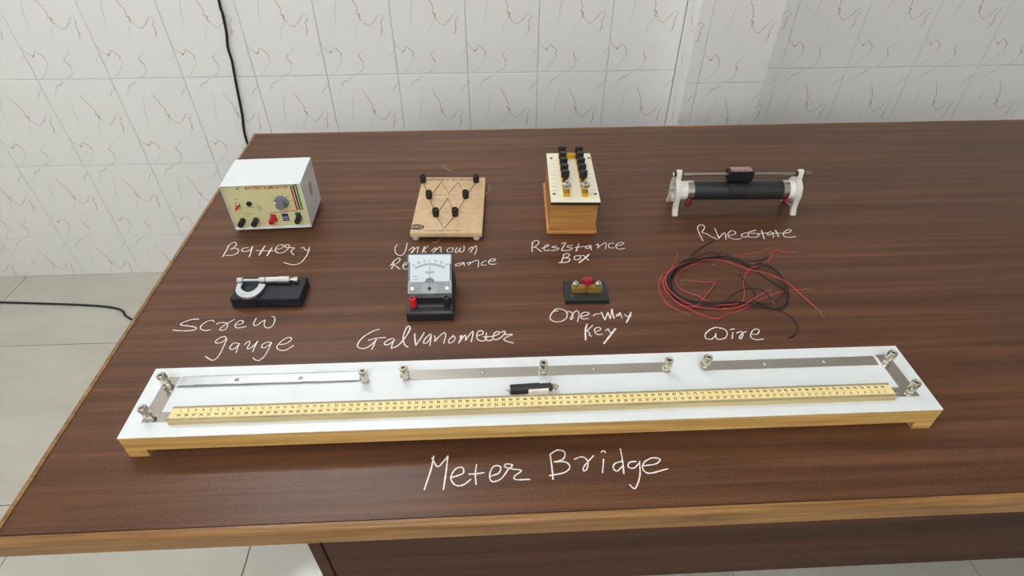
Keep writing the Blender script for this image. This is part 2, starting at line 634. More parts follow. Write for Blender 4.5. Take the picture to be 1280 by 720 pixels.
# wall tiles: one printed vein pattern on every tile
TW, TH, ROW0 = 0.22181, 0.29607, 0.02237
VEINS = [  # (material slot, width mm, points u,v in the tile, v up)
    (2, 1.0, [(.34, .86), (.32, .78), (.295, .70), (.27, .62), (.265, .55), (.235, .49)]),
    (1, 1.9, [(.47, .84), (.50, .78), (.555, .71), (.565, .63), (.60, .595)]),
    (1, 3.4, [(.555, .615), (.60, .60), (.575, .575), (.61, .545)]),
    (2, 1.7, [(.60, .60), (.625, .53), (.665, .502), (.705, .495), (.765, .53), (.80, .565), (.83, .595), (.87, .60), (.905, .575)]),
    (1, 2.4, [(.90, .575), (.865, .53), (.865, .47), (.855, .43), (.825, .40)]),
    (2, 0.8, [(.585, .575), (.545, .50), (.50, .42), (.485, .39)]),
    (2, 1.4, [(.0, .34), (.03, .285), (.075, .262), (.112, .238)]),
    (1, 3.0, [(.09, .25), (.112, .235), (.145, .268)]),
    (1, 2.0, [(.145, .268), (.172, .288), (.215, .262), (.262, .225), (.248, .20), (.258, .165)]),
    (2, 1.1, [(.258, .165), (.225, .12), (.165, .07), (.08, .012)]),
    (2, 1.0, [(.64, .30), (.59, .255), (.535, .225)]),
    (1, 2.0, [(.535, .225), (.498, .205), (.505, .175), (.545, .145), (.535, .105), (.528, .06)]),
    (2, 1.7, [(.528, .06), (.47, .03), (.40, .0)]),
    (2, 1.9, [(.385, 1.0), (.32, .965), (.27, .94), (.23, .93), (.195, .90), (.17, .875)]),
    (2, 0.8, [(.17, .875), (.13, .835), (.10, .81)]),
    (2, 1.8, [(1.0, .93), (.985, .89), (.94, .865), (.905, .835), (.885, .80)]),
    (2, 0.8, [(.0, .20), (-.0, .15), (.0, .10)]),
    (2, 0.8, [(.985, .25), (.945, .215), (.915, .17)]),
]


def tile_mesh(w, h, u0=0.0, u1=1.0, v0=0.0, v1=1.0):
    """front faces -Y; local origin at the lower left corner of the tile face"""
    gp, e = 0.0005, 0.0020
    xa, xb, za, zb = gp, w - gp, gp, h - gp
    g = G()
    g.add([(xa, .0085, za), (xb, .0085, za), (xb, .0085, zb), (xa, .0085, zb), (xa, .0012, za), (xb, .0012, za), (xb, .0012, zb), (xa, .0012, zb),
           (xa + e, 0, za + e), (xb - e, 0, za + e), (xb - e, 0, zb - e), (xa + e, 0, zb - e)],
          [(8, 9, 10, 11), (4, 5, 9, 8), (5, 6, 10, 9), (6, 7, 11, 10), (7, 4, 8, 11), (0, 1, 5, 4), (1, 2, 6, 5), (2, 3, 7, 6), (3, 0, 4, 7)], 0)
    rnd = random.Random(3)
    for mi, wd, pts in VEINS:
        pp = []
        for a, b in zip(pts, pts[1:]):
            for t in range(4):
                f = t / 4
                jit = 0.0 if t == 0 else 0.013
                pp.append((a[0] + (b[0] - a[0]) * f + rnd.uniform(-jit, jit), a[1] + (b[1] - a[1]) * f + rnd.uniform(-jit, jit) * 0.8))
        pp.append(pts[-1])
        loc = []
        for u, v in pp:
            if u0 - 1e-6 <= u <= u1 + 1e-6 and v0 - 1e-6 <= v <= v1 + 1e-6:
                loc.append((min(max((u - u0) / (u1 - u0) * w, xa + e), xb - e), min(max((v - v0) / (v1 - v0) * h, za + e), zb - e)))
        if len(loc) < 3:
            continue
        L = len(loc)
        ws = [wd * 0.001 * (0.35 + 0.65 * math.sin(math.pi * (i + .6) / (L + .2))) * rnd.uniform(.65, 1.2) for i in range(L)]
        vs, fs = [], []
        for i, p in enumerate(loc):
            a, b = Vector(loc[max(i - 1, 0)]), Vector(loc[min(i + 1, L - 1)])
            d = (b - a)
            d = d.normalized() if d.length > 1e-7 else Vector((1, 0))
            nn = Vector((-d.y, d.x)) * ws[i] / 2
            vs += [(p[0] + nn.x, -0.00006, p[1] + nn.y), (p[0] - nn.x, -0.00006, p[1] - nn.y)]
        fs = [(2 * i, 2 * i + 1, 2 * i + 3, 2 * i + 2) for i in range(L - 1)]
        fs = [f for f in fs]
        g.add(vs, fs, mi)
    me = g.mesh('wall_tile', ['tile', 'vein', 'veinfine'], 0, 2, 0, fix=False)
    return me


tmc = {}


def wall_tile(parent, x, z, w, h, y, v0=0.0, u0=0.0, rz=0.0, v1=1.0):
    k = (round(w, 4), round(h, 4), round(v0, 3), round(u0, 3))
    if k not in tmc:
        tmc[k] = tile_mesh(w, h, u0, min(1.0, u0 + w / TW) if w < TW * .9 else 1.0, v0, v1)
    o = link('wall_tile', tmc[k], parent)
    o.location = (x, y, z)
    o.rotation_euler = (0, 0, rz)
    return o


ROWS = [(FZ, ROW0 - 2 * TH - FZ, 1 - (ROW0 - 2 * TH - FZ) / TH)] + [(ROW0 + k * TH, TH, 0.0) for k in range(-2, 3)]
XC0 = -0.0200
PX0, PX1 = 1.089, 1.3375                    # pillar
for zb, hh, v0 in ROWS:
    for k in range(-9, 5):
        wall_tile(wall_back, XC0 + k * TW, zb, TW, hh, YW, v0)
    wall_tile(wall_back, 1.433 - 0.0955, zb, 0.0955, hh, YW, v0, 0.55)
    wall_tile(wall_back, X0, zb, XC0 - 9 * TW - X0, hh, YW, v0, 0.15)
    wall_tile(wall_back, 1.433 + 8 * TW, zb, X1 - 1.433 - 8 * TW, hh, YW, v0, 0.0)
    for k in range(0, 8):
        wall_tile(wall_back, 1.433 + k * TW, zb, TW, hh, YW, v0)
PY = 1.3715
pillar = room('wall_pillar', G().box(PX0 + .0085, PX1 - .0085, PY + 0.0085, YW + 0.0085, FZ, ZC), 'plaster')
for zb, hh, v0 in ROWS:
    wall_tile(pillar, PX0, zb, 0.0405, hh, PY, v0, 0.80)
    wall_tile(pillar, PX0 + 0.0405, zb, PX1 - PX0 - 0.0405, hh, PY, v0, 0.0)
    wall_tile(pillar, PX0, zb, YW - PY, hh, YW, v0, 0.3, -math.pi / 2)
    wall_tile(pillar, PX1, zb, YW - PY, hh, PY, v0, 0.1, math.pi / 2)


# ------------------------------------------------------------------ tube lights (above and behind the view)
def tube_lamp(label, loc, rz, glow):
    t = thing('tube_light', label, 'lamp', loc, rz)
    part('housing', G().prism([(-.022, 0), (.022, 0), (.03, -.02), (.018, -.036), (-.018, -.036), (-.03, -.02)], -0.61, 0.61, 'x').xf(lambda x, y, z: (x, z, y)), 'lampbody', t, 0.002)
    for s in (-1, 1):
        part('lamp_holder', G().box(min(s * .6, s * .585), max(s * .6, s * .585), -.066, -.034, -.014, .014), 'lampbody', t, 0.002)
    part('glass_tube', G().cyl((-.585, -.052, 0), (.585, -.052, 0), 0.013, n=24), glow, t, label='glowing white fluorescent tube')
    return t


tube_lamp('long fluorescent tube light on the wall above the table', (-0.37, YW, 2.0), 0, 'tubelight')

cl = tube_lamp('long fluorescent tube light on the ceiling above the viewer', (0.3, -1.6, ZC), 0, 'tubelight_ceiling')
cl.rotation_euler = (math.radians(90), 0, 0)
# ------------------------------------------------------------------ the table
TXA, TXB, TYA, TYB = -0.1400, 2.12, 0.0205, 1.1205
tb = thing('laboratory_table', 'large brown wood laminate table with honey wooden edging, under all the apparatus', 'table', (0, 0, 0))
tb.location.z = 0
T = lambda g: g.xf(lambda x, y, z: (x, y, z + TZ))
part('table_top', T(G().box(TXA, TXB, TYA, TYB, -.034, 0)), 'table', tb, label='brown wood grain laminate top')
part('top_core', T(G().box(TXA - .0015, TXB + .0015, TYA - .0015, TYB + .0015, -.033, -.0012)), 'groove', tb)


def edge_profile(w=0.0105):
    r = 0.0045
    p = [(0.0015, -0.036), (0.0015, 0.0004)]
    for k in range(6):
        a = math.pi / 2 * k / 5
        p.append((w - r + r * math.sin(a), 0.0006 - r + r * math.cos(a)))
    p += [(w, -0.034), (w - 0.002, -0.036)]
    return p


ep = edge_profile()
# the front edging is two lengths that meet in a slanted joint
fx = TYA
jx0, jx1 = onZ(184, 664, 0).x, onZ(184, 664, 0).x + 0.030


def front_edge(xa, xb, slant_a=0, slant_b=0):
    g = G().prism([(fx - d, z) for d, z in ep], 0, 1, 'x')

    def f(x, y, z):
        t = -z / 0.036
        a = xa + slant_a * t
        b = xb + slant_b * t
        return (a + (b - a) * x, y, z)
    return T(g.xf(f))


part('front_edging', front_edge(TXA - .0105, jx0, 0, jx1 - jx0), 'edge', tb)
part('front_edging', front_edge(jx0 + .0006, TXB + .0105, jx1 - jx0, 0), 'edge', tb)
part('back_edging', T(G().prism([(TYB + d, z) for d, z in ep], TXA - .0105, TXB + .0105, 'x')), 'edge', tb)
part('side_edging', T(G().prism([(TXA - d, z) for d, z in ep], TYA, TYB, 'y')), 'edge', tb)
part('side_edging', T(G().prism([(TXB + d, z) for d, z in ep], TYA, TYB, 'y')), 'edge', tb)
for xa in (0.1835, 1.80):
    part('side_panel', T(G().box(xa, xa + .019, .08, 1.04, FZ, -.0345)), 'panel', tb, 0.0006)
part('front_panel', T(G().box(.2045, 1.798, .082, .100, -.358, -.0345)), 'panel', tb, 0.0006)
part('back_panel', T(G().box(.2045, 1.798, 1.02, 1.038, -.60, -.0345)), 'panel', tb, 0.0006)

# ------------------------------------------------------------------ black cable down the wall and along the floor
cp = [(273, -60), (273.4, 0), (277.8, 16), (282.8, 40), (284.6, 59), (290, 77), (294, 99.5), (302, 140), (309.5, 180)]
pts = [onY(a, b, YW - 0.006) for a, b in cp]
pts = [Vector((pts[0].x - .02, YW - .006, 1.45)), Vector((pts[0].x - .03, YW - .006, 0.9)), Vector((pts[0].x - .01, YW - .006, 0.5))] + pts[1:]
lx = pts[-1]
fl = FZ + 0.0042
pts += [Vector((lx.x + .03, YW - .01, -.4)), Vector((lx.x + .05, YW - .03, -.68)), Vector((lx.x + .09, YW - .09, fl)), Vector((lx.x + .10, 1.25, fl)),
        Vector((-.05, 1.10, fl)), Vector((-.30, 1.06, fl)), Vector((-.55, 1.12, fl))]
for a, b in [(180, 401.5), (164, 399), (158, 395.5), (130, 383)]:
    p = onZ(a, b, fl)
    pts.append(Vector((p.x, p.y, fl)))
pts.append(Vector((pts[-1].x - .5, pts[-1].y + .05, fl)))
o = link('cable', G().tube(smooth_path(pts, 8), 0.004, 8).mesh('cable', 'cable', 0, 2, 60))
o.location.z = TZ
tag(o, 'black cable hanging down the tiled wall behind the table corner', 'cable')


# ------------------------------------------------------------------ meter bridge
BX, BY, BPH = 0.03642, 0.16607, -0.00263
HB = 0.045
mb = thing('meter_bridge', 'long white metre bridge board with yellow scale and steel strips', 'meter bridge', (BX, BY, 0), BPH)
BU0, BU1, BV0, BV1 = -0.0617, 1.0670, -0.0411, 0.0812
part('board', G().box(BU0, BU1, BV0, BV1, .0165, HB - .0012), 'pine', mb, 0.0005, label='pale pine board under the white top')
part('white_top', G().box(BU0, BU1, BV0, BV1, HB - .0012, HB), 'white_lam', mb, label='white laminate sheet')
for ua, ub in ((BU0 - .002, BU0 + 0.026), (BU1 - .026, BU1 + .002)):
    part('foot', G().box(ua, ub, BV0 + .001, BV1, 0, .0165), 'pine', mb, 0.001)
M['margin'] = mat('grey_margin', rgb(158, 144, 112), 0.6, noise=((40, 120, 40), rgb(140, 128, 100), rgb(178, 162, 124), 5))
ruler = part('scale_ruler', G().prism([(-.0225, HB), (-.0225, .0522), (-.0215, .0535), (.0020, .0535), (.0030, .0527), (.0030, HB)], -.0019, 1.0078, 'x'), 'rulerwood', mb, 0.0003,
             label='wooden metre rule with yellow paper scales')
part('paper_scale', G().box(-.0014, 1.0073, -.0094, -.0010, .0535, .05365), 'tape', ruler)
part('paper_scale', G().box(-.0014, 1.0073, -.0182, -.0100, .0535, .05365), 'tape', ruler)
part('grey_margin', G().box(-.0019, 1.0078, -.0009, .0022, .05345, .05358), 'margin', ruler)
part('grey_margin', G().box(-.0019, 1.0078, -.0216, -.0183, .05345, .05358), 'margin', ruler)
num = G()
RK = 1.00430
fn = lambda u, v: (-.0029 + u * RK, v + .0029, .05372)
for k in range(1, 100):
    add_text(num, str(k), .003 + k * .01 + .0012, -.0083, .0052, fn, bold=0.03)
    add_text(num, str(100 - k), .003 + k * .01 + .0012, -.0163, .0052, fn, bold=0.03)
part('scale_numbers', num, 'blackprint', ruler, 0, 2, 0)
tick = G()
for k in range(0, 1001, 2):
    u = .0025 + k * .001
    if u > 1.0045:
        break
    ln = .0021 if k % 10 == 0 else .0011
    wd = .00028 if k % 10 == 0 else .00018
    quad(tick, [(u - wd, -.0041), (u - wd, -.0041 - ln), (u + wd, -.0041 - ln), (u + wd, -.0041)], fn)
    quad(tick, [(u - wd, -.0209 + ln), (u - wd, -.0209), (u + wd, -.0209), (u + wd, -.0209 + ln)], fn)
part('scale_ticks', tick, 'blackprint', ruler, 0, 2, 0)


def strip(u0, u1, v0, v1, m='steel', z=HB, th=.0011):
    n = max(2, int((u1 - u0) / .012))
    return G().box(u0, u1, v0, v1, z, z + th)


s1 = part('metal_strip', strip(-.0215, .2525, .0435, .0622), 'steel_film', mb, 0.0003, label='metal strip still in clear wrinkled film')
film = G()
fr = random.Random(11)
nn = 60
vs, fs = [], []
prof = [.0415, .0450, .0490, .0540, .0590, .0620, .0640]
for i in range(nn + 1):
    u = -.016 + i * (.2640 / nn)
    for j, v in enumerate(prof):
        edge = j in (0, len(prof) - 1)
        vs.append((u, v + (fr.uniform(-.0006, .0006) if edge else 0), HB + (.0003 if edge else .00165 + fr.uniform(0, .0006))))
P = len(prof)
fs = [(i * P + j, (i + 1) * P + j, (i + 1) * P + j + 1, i * P + j + 1) for i in range(nn) for j in range(P - 1)]
film.add(vs, fs)
part('plastic_film', film, 'film', s1, 0, 2, 60, label='clear wrinkled plastic film')
part('metal_strip', strip(.3105, .7030, .0430, .0615), 'steel', mb, 0.0003)
part('metal_strip', strip(.7520, 1.0200, .0430, .0610), 'steel', mb, 0.0003)


def lstrip(mir):
    # corner strip: from the back strip forward and round to the rule's end
    pl = [(-.0385, .0630), (-.0150, .0625), (-.0160, .0440), (-.0180, .0420), (-.0200, -.0015), (.0010, -.0015), (.0010, -.0175), (-.0400, -.0175), (-.0385, .0)]
    if mir:
        pl = [(1.006 - u, v) for u, v in pl]
    g = G()
    # two rectangles joined into one bent strip
    a = [(-.0385, .0625), (-.0185, .0625), (-.0205, -.0170), (-.0405, -.0170)]
    b = [(-.0205, -.0010), (.0004, -.0010), (.0004, -.0170), (-.0205, -.0170)]
    for q in (a, b):
        if mir:
            q = [(1.0060 - u, v) for u, v in q]
        g.prism(q, HB, HB + .0014)
    return g


part('corner_strip', lstrip(False), 'steel', mb)
part('corner_strip', lstrip(True), 'steel', mb)


def post(u, v, tilt=(0, 0), z0=HB + .0012):
    """nickel binding post with a knurled cap and a cross hole collar"""
    ax = Vector((tilt[0], tilt[1], 1)).normalized()
    p = Vector((u, v, z0))
    b = part('binding_post', G().lathe([(.0058, 0), (.0058, .0018), (.0038, .0022), (.0038, .0040), (.0050, .0044), (.0050, .0090), (.0040, .0094), (.0040, .0108)], p, ax, 20), 'nickel', mb)
    c = part('knurled_cap', G().lathe([(.0046, .0106), (.0062, .0110), (.0062, .0232), (.0056, .0244), (.0036, .0244), (.0028, .0230), (.0006, .0230)], p, ax, 28, flat=.955), 'nickel', b)
    e1 = ax.cross(Vector((0, 1, 0))).normalized()
    part('side_screw', G().lathe([(.0022, .0), (.0026, .0015), (.0026, .0045), (.0018, .005)], p + ax * .0074 + e1 * .0038, e1 * 1.0 + Vector((0, -.8, 0)), 12), 'nickel', b)
    part('cap_slot', G().cyl(p + ax * .0231, p + ax * .02335, .0024, n=12), 'ebonite', c)
    return b


for u, v, tl in [(-.0269, .0455, (-.20, .05)), (-.0275, -.0115, (-.24, .06)), (.2545, .0420, (-.05, .02)), (.3131, .0456, (-.10, .02)), (.5135, .0471, (0, 0)),
                 (.6965, .0449, (.05, 0)), (.7537, .0472, (.14, .05)), (1.0305, .0451, (.12, .02)), (1.0335, -.0115, (.05, 0))]:
    post(u, v, tl)
for u, v in [(.0658, .0529), (.158, .0525), (.424, .0530), (.5905, .0525), (.849, .0515), (.9402, .0520), (-.008, -.009), (1.014, -.009)]:
    s = part('screw', G().lathe([(.0034, 0), (.0034, .0006), (.0022, .0016), (.0006, .0019)], (u, v, HB + .0013), (0, 0, 1), 14), 'nickel', mb)
    part('screw_slot', G().box(u - .0019, u + .0019, v - .0003, v + .0003, HB + .0026, HB + .0033), 'ebonite', s)

# ------------------------------------------------------------------ jockey lying against the rule
jc = Vector((BX, BY, 0)) + Vector((.5065, .0150 - .0008, HB))
jk = thing('jockey', 'black pencil jockey with metal tip and paper wrap lying on the white board', 'jockey', jc, BPH + 0.045)
JR = .0072
part('barrel', G().lathe([(.0062, 0), (JR, .0008), (JR, .0420), (.0064, .0428), (.0060, .0430), (.0060, .0585), (.0052, .0595)], (-.0430, 0, JR), (1, 0, 0), 10), 'blackrough', jk, 0, 2, 20)
part('metal_tip', G().lathe([(.0050, 0), (.0042, .0028), (.0022, .0034), (.0012, .0070)], (-.0430, 0, JR), (-1, 0, 0), 14), 'nickel', jk)
sp = part('spindle', G().lathe([(.0028, 0), (.0036, .001), (.0036, .0024), (.0020, .003), (.0020, .0095), (.0012, .0100)], (.0165, 0, JR), (1, 0, 0), 14), 'brass3', jk)
wn = G()
for k in range(5):
    an = 2 * math.pi * k / 5 + .3
    c, s_ = math.cos(an), math.sin(an)
    wn.add([(.0210 + dx, w * -s_ + r * c, JR + w * c + r * s_) for dx in (0, .0026) for r, w in ((.001, -.0013), (.0046, -.0009), (.0046, .0009), (.001, .0013))],
           [(0, 1, 2, 3), (7, 6, 5, 4), (0, 4, 5, 1), (1, 5, 6, 2), (2, 6, 7, 3), (3, 7, 4, 0)])
part('star_nut', wn, 'nickel', jk)
pw = G()
pa = [(math.radians(a)) for a in range(150, 286, 9)]
vs = []
pa = [math.radians(a) for a in range(140, 201, 10)]
for a in pa:
    for x in (-.0175, .0115):
        for r in (JR + .0003, JR + .0006):
            vs.append((x, r * math.cos(a), JR + r * math.sin(a)))
pa += [0, 1]
for yy, zz in ((-.0092, .0034), (-.0104, .0014)):
    for x in (-.0175, .0115):
        for dd in (0, .0003):
            vs.append((x, yy - dd, zz + dd * .5))
fs = []
for i in range(len(pa) - 1):
    b, c = 4 * i, 4 * i + 4
    fs += [(b, b + 2, c + 2, c), (b + 1, c + 1, c + 3, b + 3), (b, c, c + 1, b + 1), (b + 2, b + 3, c + 3, c + 2)]
fs += [(0, 1, 3, 2), (len(vs) - 4, len(vs) - 2, len(vs) - 1, len(vs) - 3)]
pw.add(vs, fs)
part('paper_label', pw.xf(lambda x, y, z: (x, y, max(z, .0003))), 'paper', jk, label='blank cream paper stuck round the barrel')

# ------------------------------------------------------------------ battery eliminator
be_yaw = math.radians(1.6)
be = thing('battery_eliminator', 'white metal battery eliminator with cream front panel and grey dial', 'power supply', (-.0510, .6640, 0), be_yaw)
W_, D_, Z0_, Z1_ = .1560, .1090, .006, .1100
sh = .0013
cover = G()
pr = [(0, Z0_), (0, Z1_), (W_, Z1_), (W_, Z0_), (W_ - sh, Z0_), (W_ - sh, Z1_ - sh), (sh, Z1_ - sh), (sh, Z0_)]
cover.prism(pr, -.0005, D_, 'y')
cov = part('case_cover', cover, 'white_paint', be, 0.0006, label='white enamelled sheet metal cover')
part('back_plate', G().box(sh, W_ - sh, D_ - .002, D_ - .0008, Z0_, Z1_ - sh), 'white_paint', be)
part('bottom_tray', G().box(sh, W_ - sh, .0002, D_ - .003, Z0_ - .0008, Z0_ + .0028), 'white_paint', be, 0.0006)
PY_ = .0045
pnl = part('front_panel', G().box(sh, W_ - sh, PY_, PY_ + .0012, Z0_ + .0028, Z1_ - sh), 'panelcream', be, label='cream printed front panel')
for x in (.018, W_ - .018):
    for y in (.014, D_ - .016):
        part('foot', G().lathe([(.0065, 0), (.0075, .002), (.0075, Z0_ - .0008)], (x, y, 0), (0, 0, 1), 16), 'feltwhite', be)


def bp_(a, b):
    """crop pixel on the panel -> panel coordinates (x along, z up)"""
    p = onY(260 + a / 6, 180 + b / 6, .6640 + PY_ + .0012)
    return (p.x + .0510 - .0000, p.z)


ff = lambda u, v: (u, PY_ - .00012, v)
pf = lambda u, v: (u, PY_ - .00006, v)
pt = G()
tx0, tz0 = bp_(277, 334)
tx1, tz1 = bp_(594, 322)
add_text(pt, 'BATTERY ELIMINATOR', (tx0 + tx1) / 2, Z1_ - sh - .0085, .0088, ff, width=(tx1 - tx0), bold=0.02)
part('title_print', pt, 'redprint', pnl, 0, 2, 0, label='red heading on the panel')
st = {'redstripe': (.0, 'red'), 'navy': (.0055, 'navy'), 'green': (.011, 'green')}
sx = W_ - sh - .0215
zb = bp_(690, 500)[1]
for k, (mname, off) in enumerate((('redstripe', 0), ('navy', .0052), ('green', .0104))):
    g = G()
    x = sx + off
    quad(g, [(x, Z1_ - sh), (x, zb), (x + .0032, zb), (x + .0032, Z1_ - sh)], pf)
    part('stripe', g, mname, pnl, 0, 2, 0)
g = G()
qa, qb = bp_(455, 528), bp_(715, 497)
quad(g, [(qa[0], zb - .0045), (qa[0], zb - .0060), (sx + .002, zb - .0010), (sx + .002, zb + .0005)], pf)
part('stripe', g, 'redstripe', pnl, 0, 2, 0)


def patch(a0, b0, a1, b1, m, name='colour_patch', fnn=ff):
    u0, v0 = bp_(a0, b0)
    u1, v1 = bp_(a1, b1)
    g = G()
    quad(g, [(u0, v0), (u0, v1), (u1, v1), (u1, v0)], fnn)
    return part(name, g, m, pnl, 0, 2, 0), (u0 + u1) / 2, (v0 + v1) / 2, u1 - u0


patch(462, 530, 523, 582, 'redstripe')
_, cu, cv, cw = patch(549, 525, 613, 580, 'blueprint')
g = G()
f2 = lambda u, v: (u, PY_ - .0002, v)
add_text(g, 'OUTPUT', cu, cv - .0005, .0042, f2, width=cw * .8, bold=.02)
add_text(g, 'Voltage', cu, cv - .0055, .0042, f2, width=cw * .8)
part('patch_print', g, 'whiteprint', pnl, 0, 2, 0)
patch(648, 517, 708, 578, 'green')
patch(362, 462, 408, 503, 'sticker', 'sticker')
for t_, a_, b_ in (('OFF', 213, 415), ('ON', 238, 478), ('POWER', 319, 474), ('OUTPUT', 298, 526), ('AC', 303, 541), ('VOLTS', 578, 482)):
    part('caption_print', add_text(G(), t_, *bp_(a_, b_), .0036, ff, bold=.01), 'blackprint', pnl, 0, 2, 0)
kc = bp_(552, 437)
for k, t in enumerate(('2', '4', '6', '8', '10', '12')):
    an = math.radians(172 - k * 33)
    u, v = kc[0] + .0158 * math.cos(an), kc[1] + .0158 * math.sin(an)
    part('dial_dot', quad(G(), [(u + .0009 * math.cos(q * 1.047), v + .0009 * math.sin(q * 1.047)) for q in range(6)], ff), 'blackprint', pnl, 0, 2, 0)
    part('dial_number', add_text(G(), t, kc[0] + .0203 * math.cos(an), kc[1] + .0203 * math.sin(an), .0040, ff, bold=.01), 'blackprint', pnl, 0, 2, 0)
kn = part('dial_knob', G().lathe([(.0145, 0), (.0145, .0020), (.0122, .0030), (.0092, .0034), (.0086, .0175), (.0078, .0190), (.004, .0190)], (kc[0], PY_, kc[1]), (0, -1, 0), 36, flat=.97), 'knobgrey', be, label='grey fluted rotary knob')
part('pointer', G().add([(kc[0] - .0145, PY_ - .0040, kc[1] - .0012), (kc[0] - .0145, PY_ - .0040, kc[1] + .0012), (kc[0] - .0050, PY_ - .0040, kc[1] + .0012), (kc[0] - .0050, PY_ - .0040, kc[1] - .0012),
                         (kc[0] - .0145, PY_ - .0030, kc[1] - .0012), (kc[0] - .0145, PY_ - .0030, kc[1] + .0012), (kc[0] - .0050, PY_ - .0030, kc[1] + .0012), (kc[0] - .0050, PY_ - .0030, kc[1] - .0012)],
                        [(0, 1, 2, 3), (7, 6, 5, 4), (0, 4, 5, 1), (1, 5, 6, 2), (2, 6, 7, 3), (3, 7, 4, 0)]), 'whiteprint', kn)
sc_ = bp_(226, 452)
sw = part('toggle_switch', G().lathe([(.0050, 0), (.0050, .0022), (.0036, .0024), (.0036, .0052), (.003, .0056)], (sc_[0], PY_, sc_[1]), (0, -1, 0), 16), 'nickel', be)
part('lever', G().lathe([(.0016, 0), (.0022, .004), (.0026, .0095), (.0018, .0108)], (sc_[0], PY_ - .005, sc_[1]), (-.1, -1, -.45), 12), 'red', sw, label='red switch lever')
fc_ = bp_(309, 446)
part('fuse_button', G().lathe([(.0052, 0), (.0052, .0030), (.0040, .0044), (.001, .0048)], (fc_[0], PY_, fc_[1]), (0, -1, 0), 20), 'black', be)
for a, b in ((219, 330), (624, 316)):
    u, v = bp_(a, b)
    part('panel_screw', G().lathe([(.0036, 0), (.0034, .0012), (.0014, .0020)], (u, PY_, min(v, Z1_ - .006)), (0, -1, 0), 14), 'satin', be)


def terminal_h(a, b, m):
    u, v = bp_(a, b)
    t = part('terminal', G().lathe([(.0060, 0), (.0060, .0030), (.0052, .0034), (.0060, .0046), (.0058, .0200), (.0050, .0212), (.0032, .0212), (.0032, .0160), (.0005, .0160)], (u, PY_, v), (0, -1, 0), 20, flat=.94), m, be)
    part('contact_socket', G().cyl((u, PY_ - .0162, v), (u, PY_ - .0175, v), .0022, n=12), 'brass2', t)


terminal_h(264, 570, 'black')
terminal_h(362, 567, 'black')
terminal_h(492, 552, 'red')
terminal_h(682, 550, 'black')
g = G()
for k in range(4):
    y = .0470 + k * .0058
    vs = [(W_ - .0002, y, .048 + .004 * abs(k - 1.5)), (W_ - .0002, y + .0018, .048 + .004 * abs(k - 1.5)), (W_ - .0002, y + .0018, .084 - .004 * abs(k - 1.5)), (W_ - .0002, y, .084 - .004 * abs(k - 1.5))]
    g.add(vs + [(a + .0003, b, c) for a, b, c in vs], [(0, 3, 2, 1), (4, 5, 6, 7), (0, 1, 5, 4), (1, 2, 6, 5), (2, 3, 7, 6), (3, 0, 4, 7)])
part('vent_slots', g, 'ebonite', cov)

# ------------------------------------------------------------------ resistance board
rb0 = Vector((.3885, .6145, 0))
rb_yaw = math.radians(-2.6)
rb = thing('resistance_board', 'tan board with zigzag wires and six black terminals', 'resistance board', rb0, rb_yaw)
BWH, BL, BZ0, BZ1 = .0735, .2240, .0085, .0200


def rloc(p, base, yaw):
    d = Vector((p.x - base.x, p.y - base.y))
    c, s_ = math.cos(-yaw), math.sin(-yaw)
    return Vector((d.x * c - d.y * s_, d.x * s_ + d.y * c))


bd = part('board', G().box(-BWH, BWH, 0, BL, BZ0, BZ1), 'mdf', rb, 0.0022, 3)
for x in (-BWH + .010, BWH - .012):
    for y in (.008, BL - .012):
        part('foot', G().lathe([(.0060, 0), (.0075, .003), (.0078, BZ0)], (x, y, 0), (0, 0, 1), 18), 'feltwhite', rb)


def cb(a, b, z=BZ1):
    return rloc(onZ(490 + a / 6.543, 200 + b / 6.543, z), rb0, rb_yaw)


terms = [cb(*t) for t in [(255, 180), (305, 310), (360, 455), (518, 453), (603, 307), (688, 178)]]
nails = [cb(*t) for t in [(404, 182), (465, 272), (542, 182), (456, 315), (425, 563)]]
for t in terms:
    o = part('terminal', G().lathe([(.0068, 0), (.0068, .003), (.0060, .0034), (.0072, .0046), (.0072, .0160), (.0062, .0175), (.0042, .0175), (.0042, .0130), (.0005, .0130)], (t.x, t.y, BZ1), (0, 0, 1), 22, flat=.95), 'black', rb)
    part('contact_socket', G().cyl((t.x, t.y, BZ1 + .0131), (t.x, t.y, BZ1 + .0150), .0018, n=10), 'brass2', o)
for t in nails:
    part('nail', G().lathe([(.0010, 0), (.0010, .002), (.0024, .0022), (.0020, .0034), (.0004, .0038)], (t.x, t.y, BZ1), (0, 0, 1), 12), 'satin', rb)
routes = [[terms[0], terms[1]], [terms[1], nails[0], nails[1], nails[2], terms[4]], [terms[5], terms[4]], [terms[1], terms[2]], [terms[2], nails[3], terms[3]], [terms[4], terms[3]], [terms[2], nails[4], terms[3]]]
for rts in routes:
    part('resistance_wire', G().tube([(p.x, p.y, BZ1 + .0009) for p in rts], .00075, 6), 'brownprint', rb)
g = G()
fb = lambda u, v: (u, v, BZ1 + .0001)
ta, tb_ = cb(250, 160), cb(690, 160)
add_text(g, 'RESISTANCE ON BOARD', (ta.x + tb_.x) / 2, (ta.y + tb_.y) / 2 - .001, .0120, fb, width=abs(tb_.x - ta.x) * .98, bold=.025)
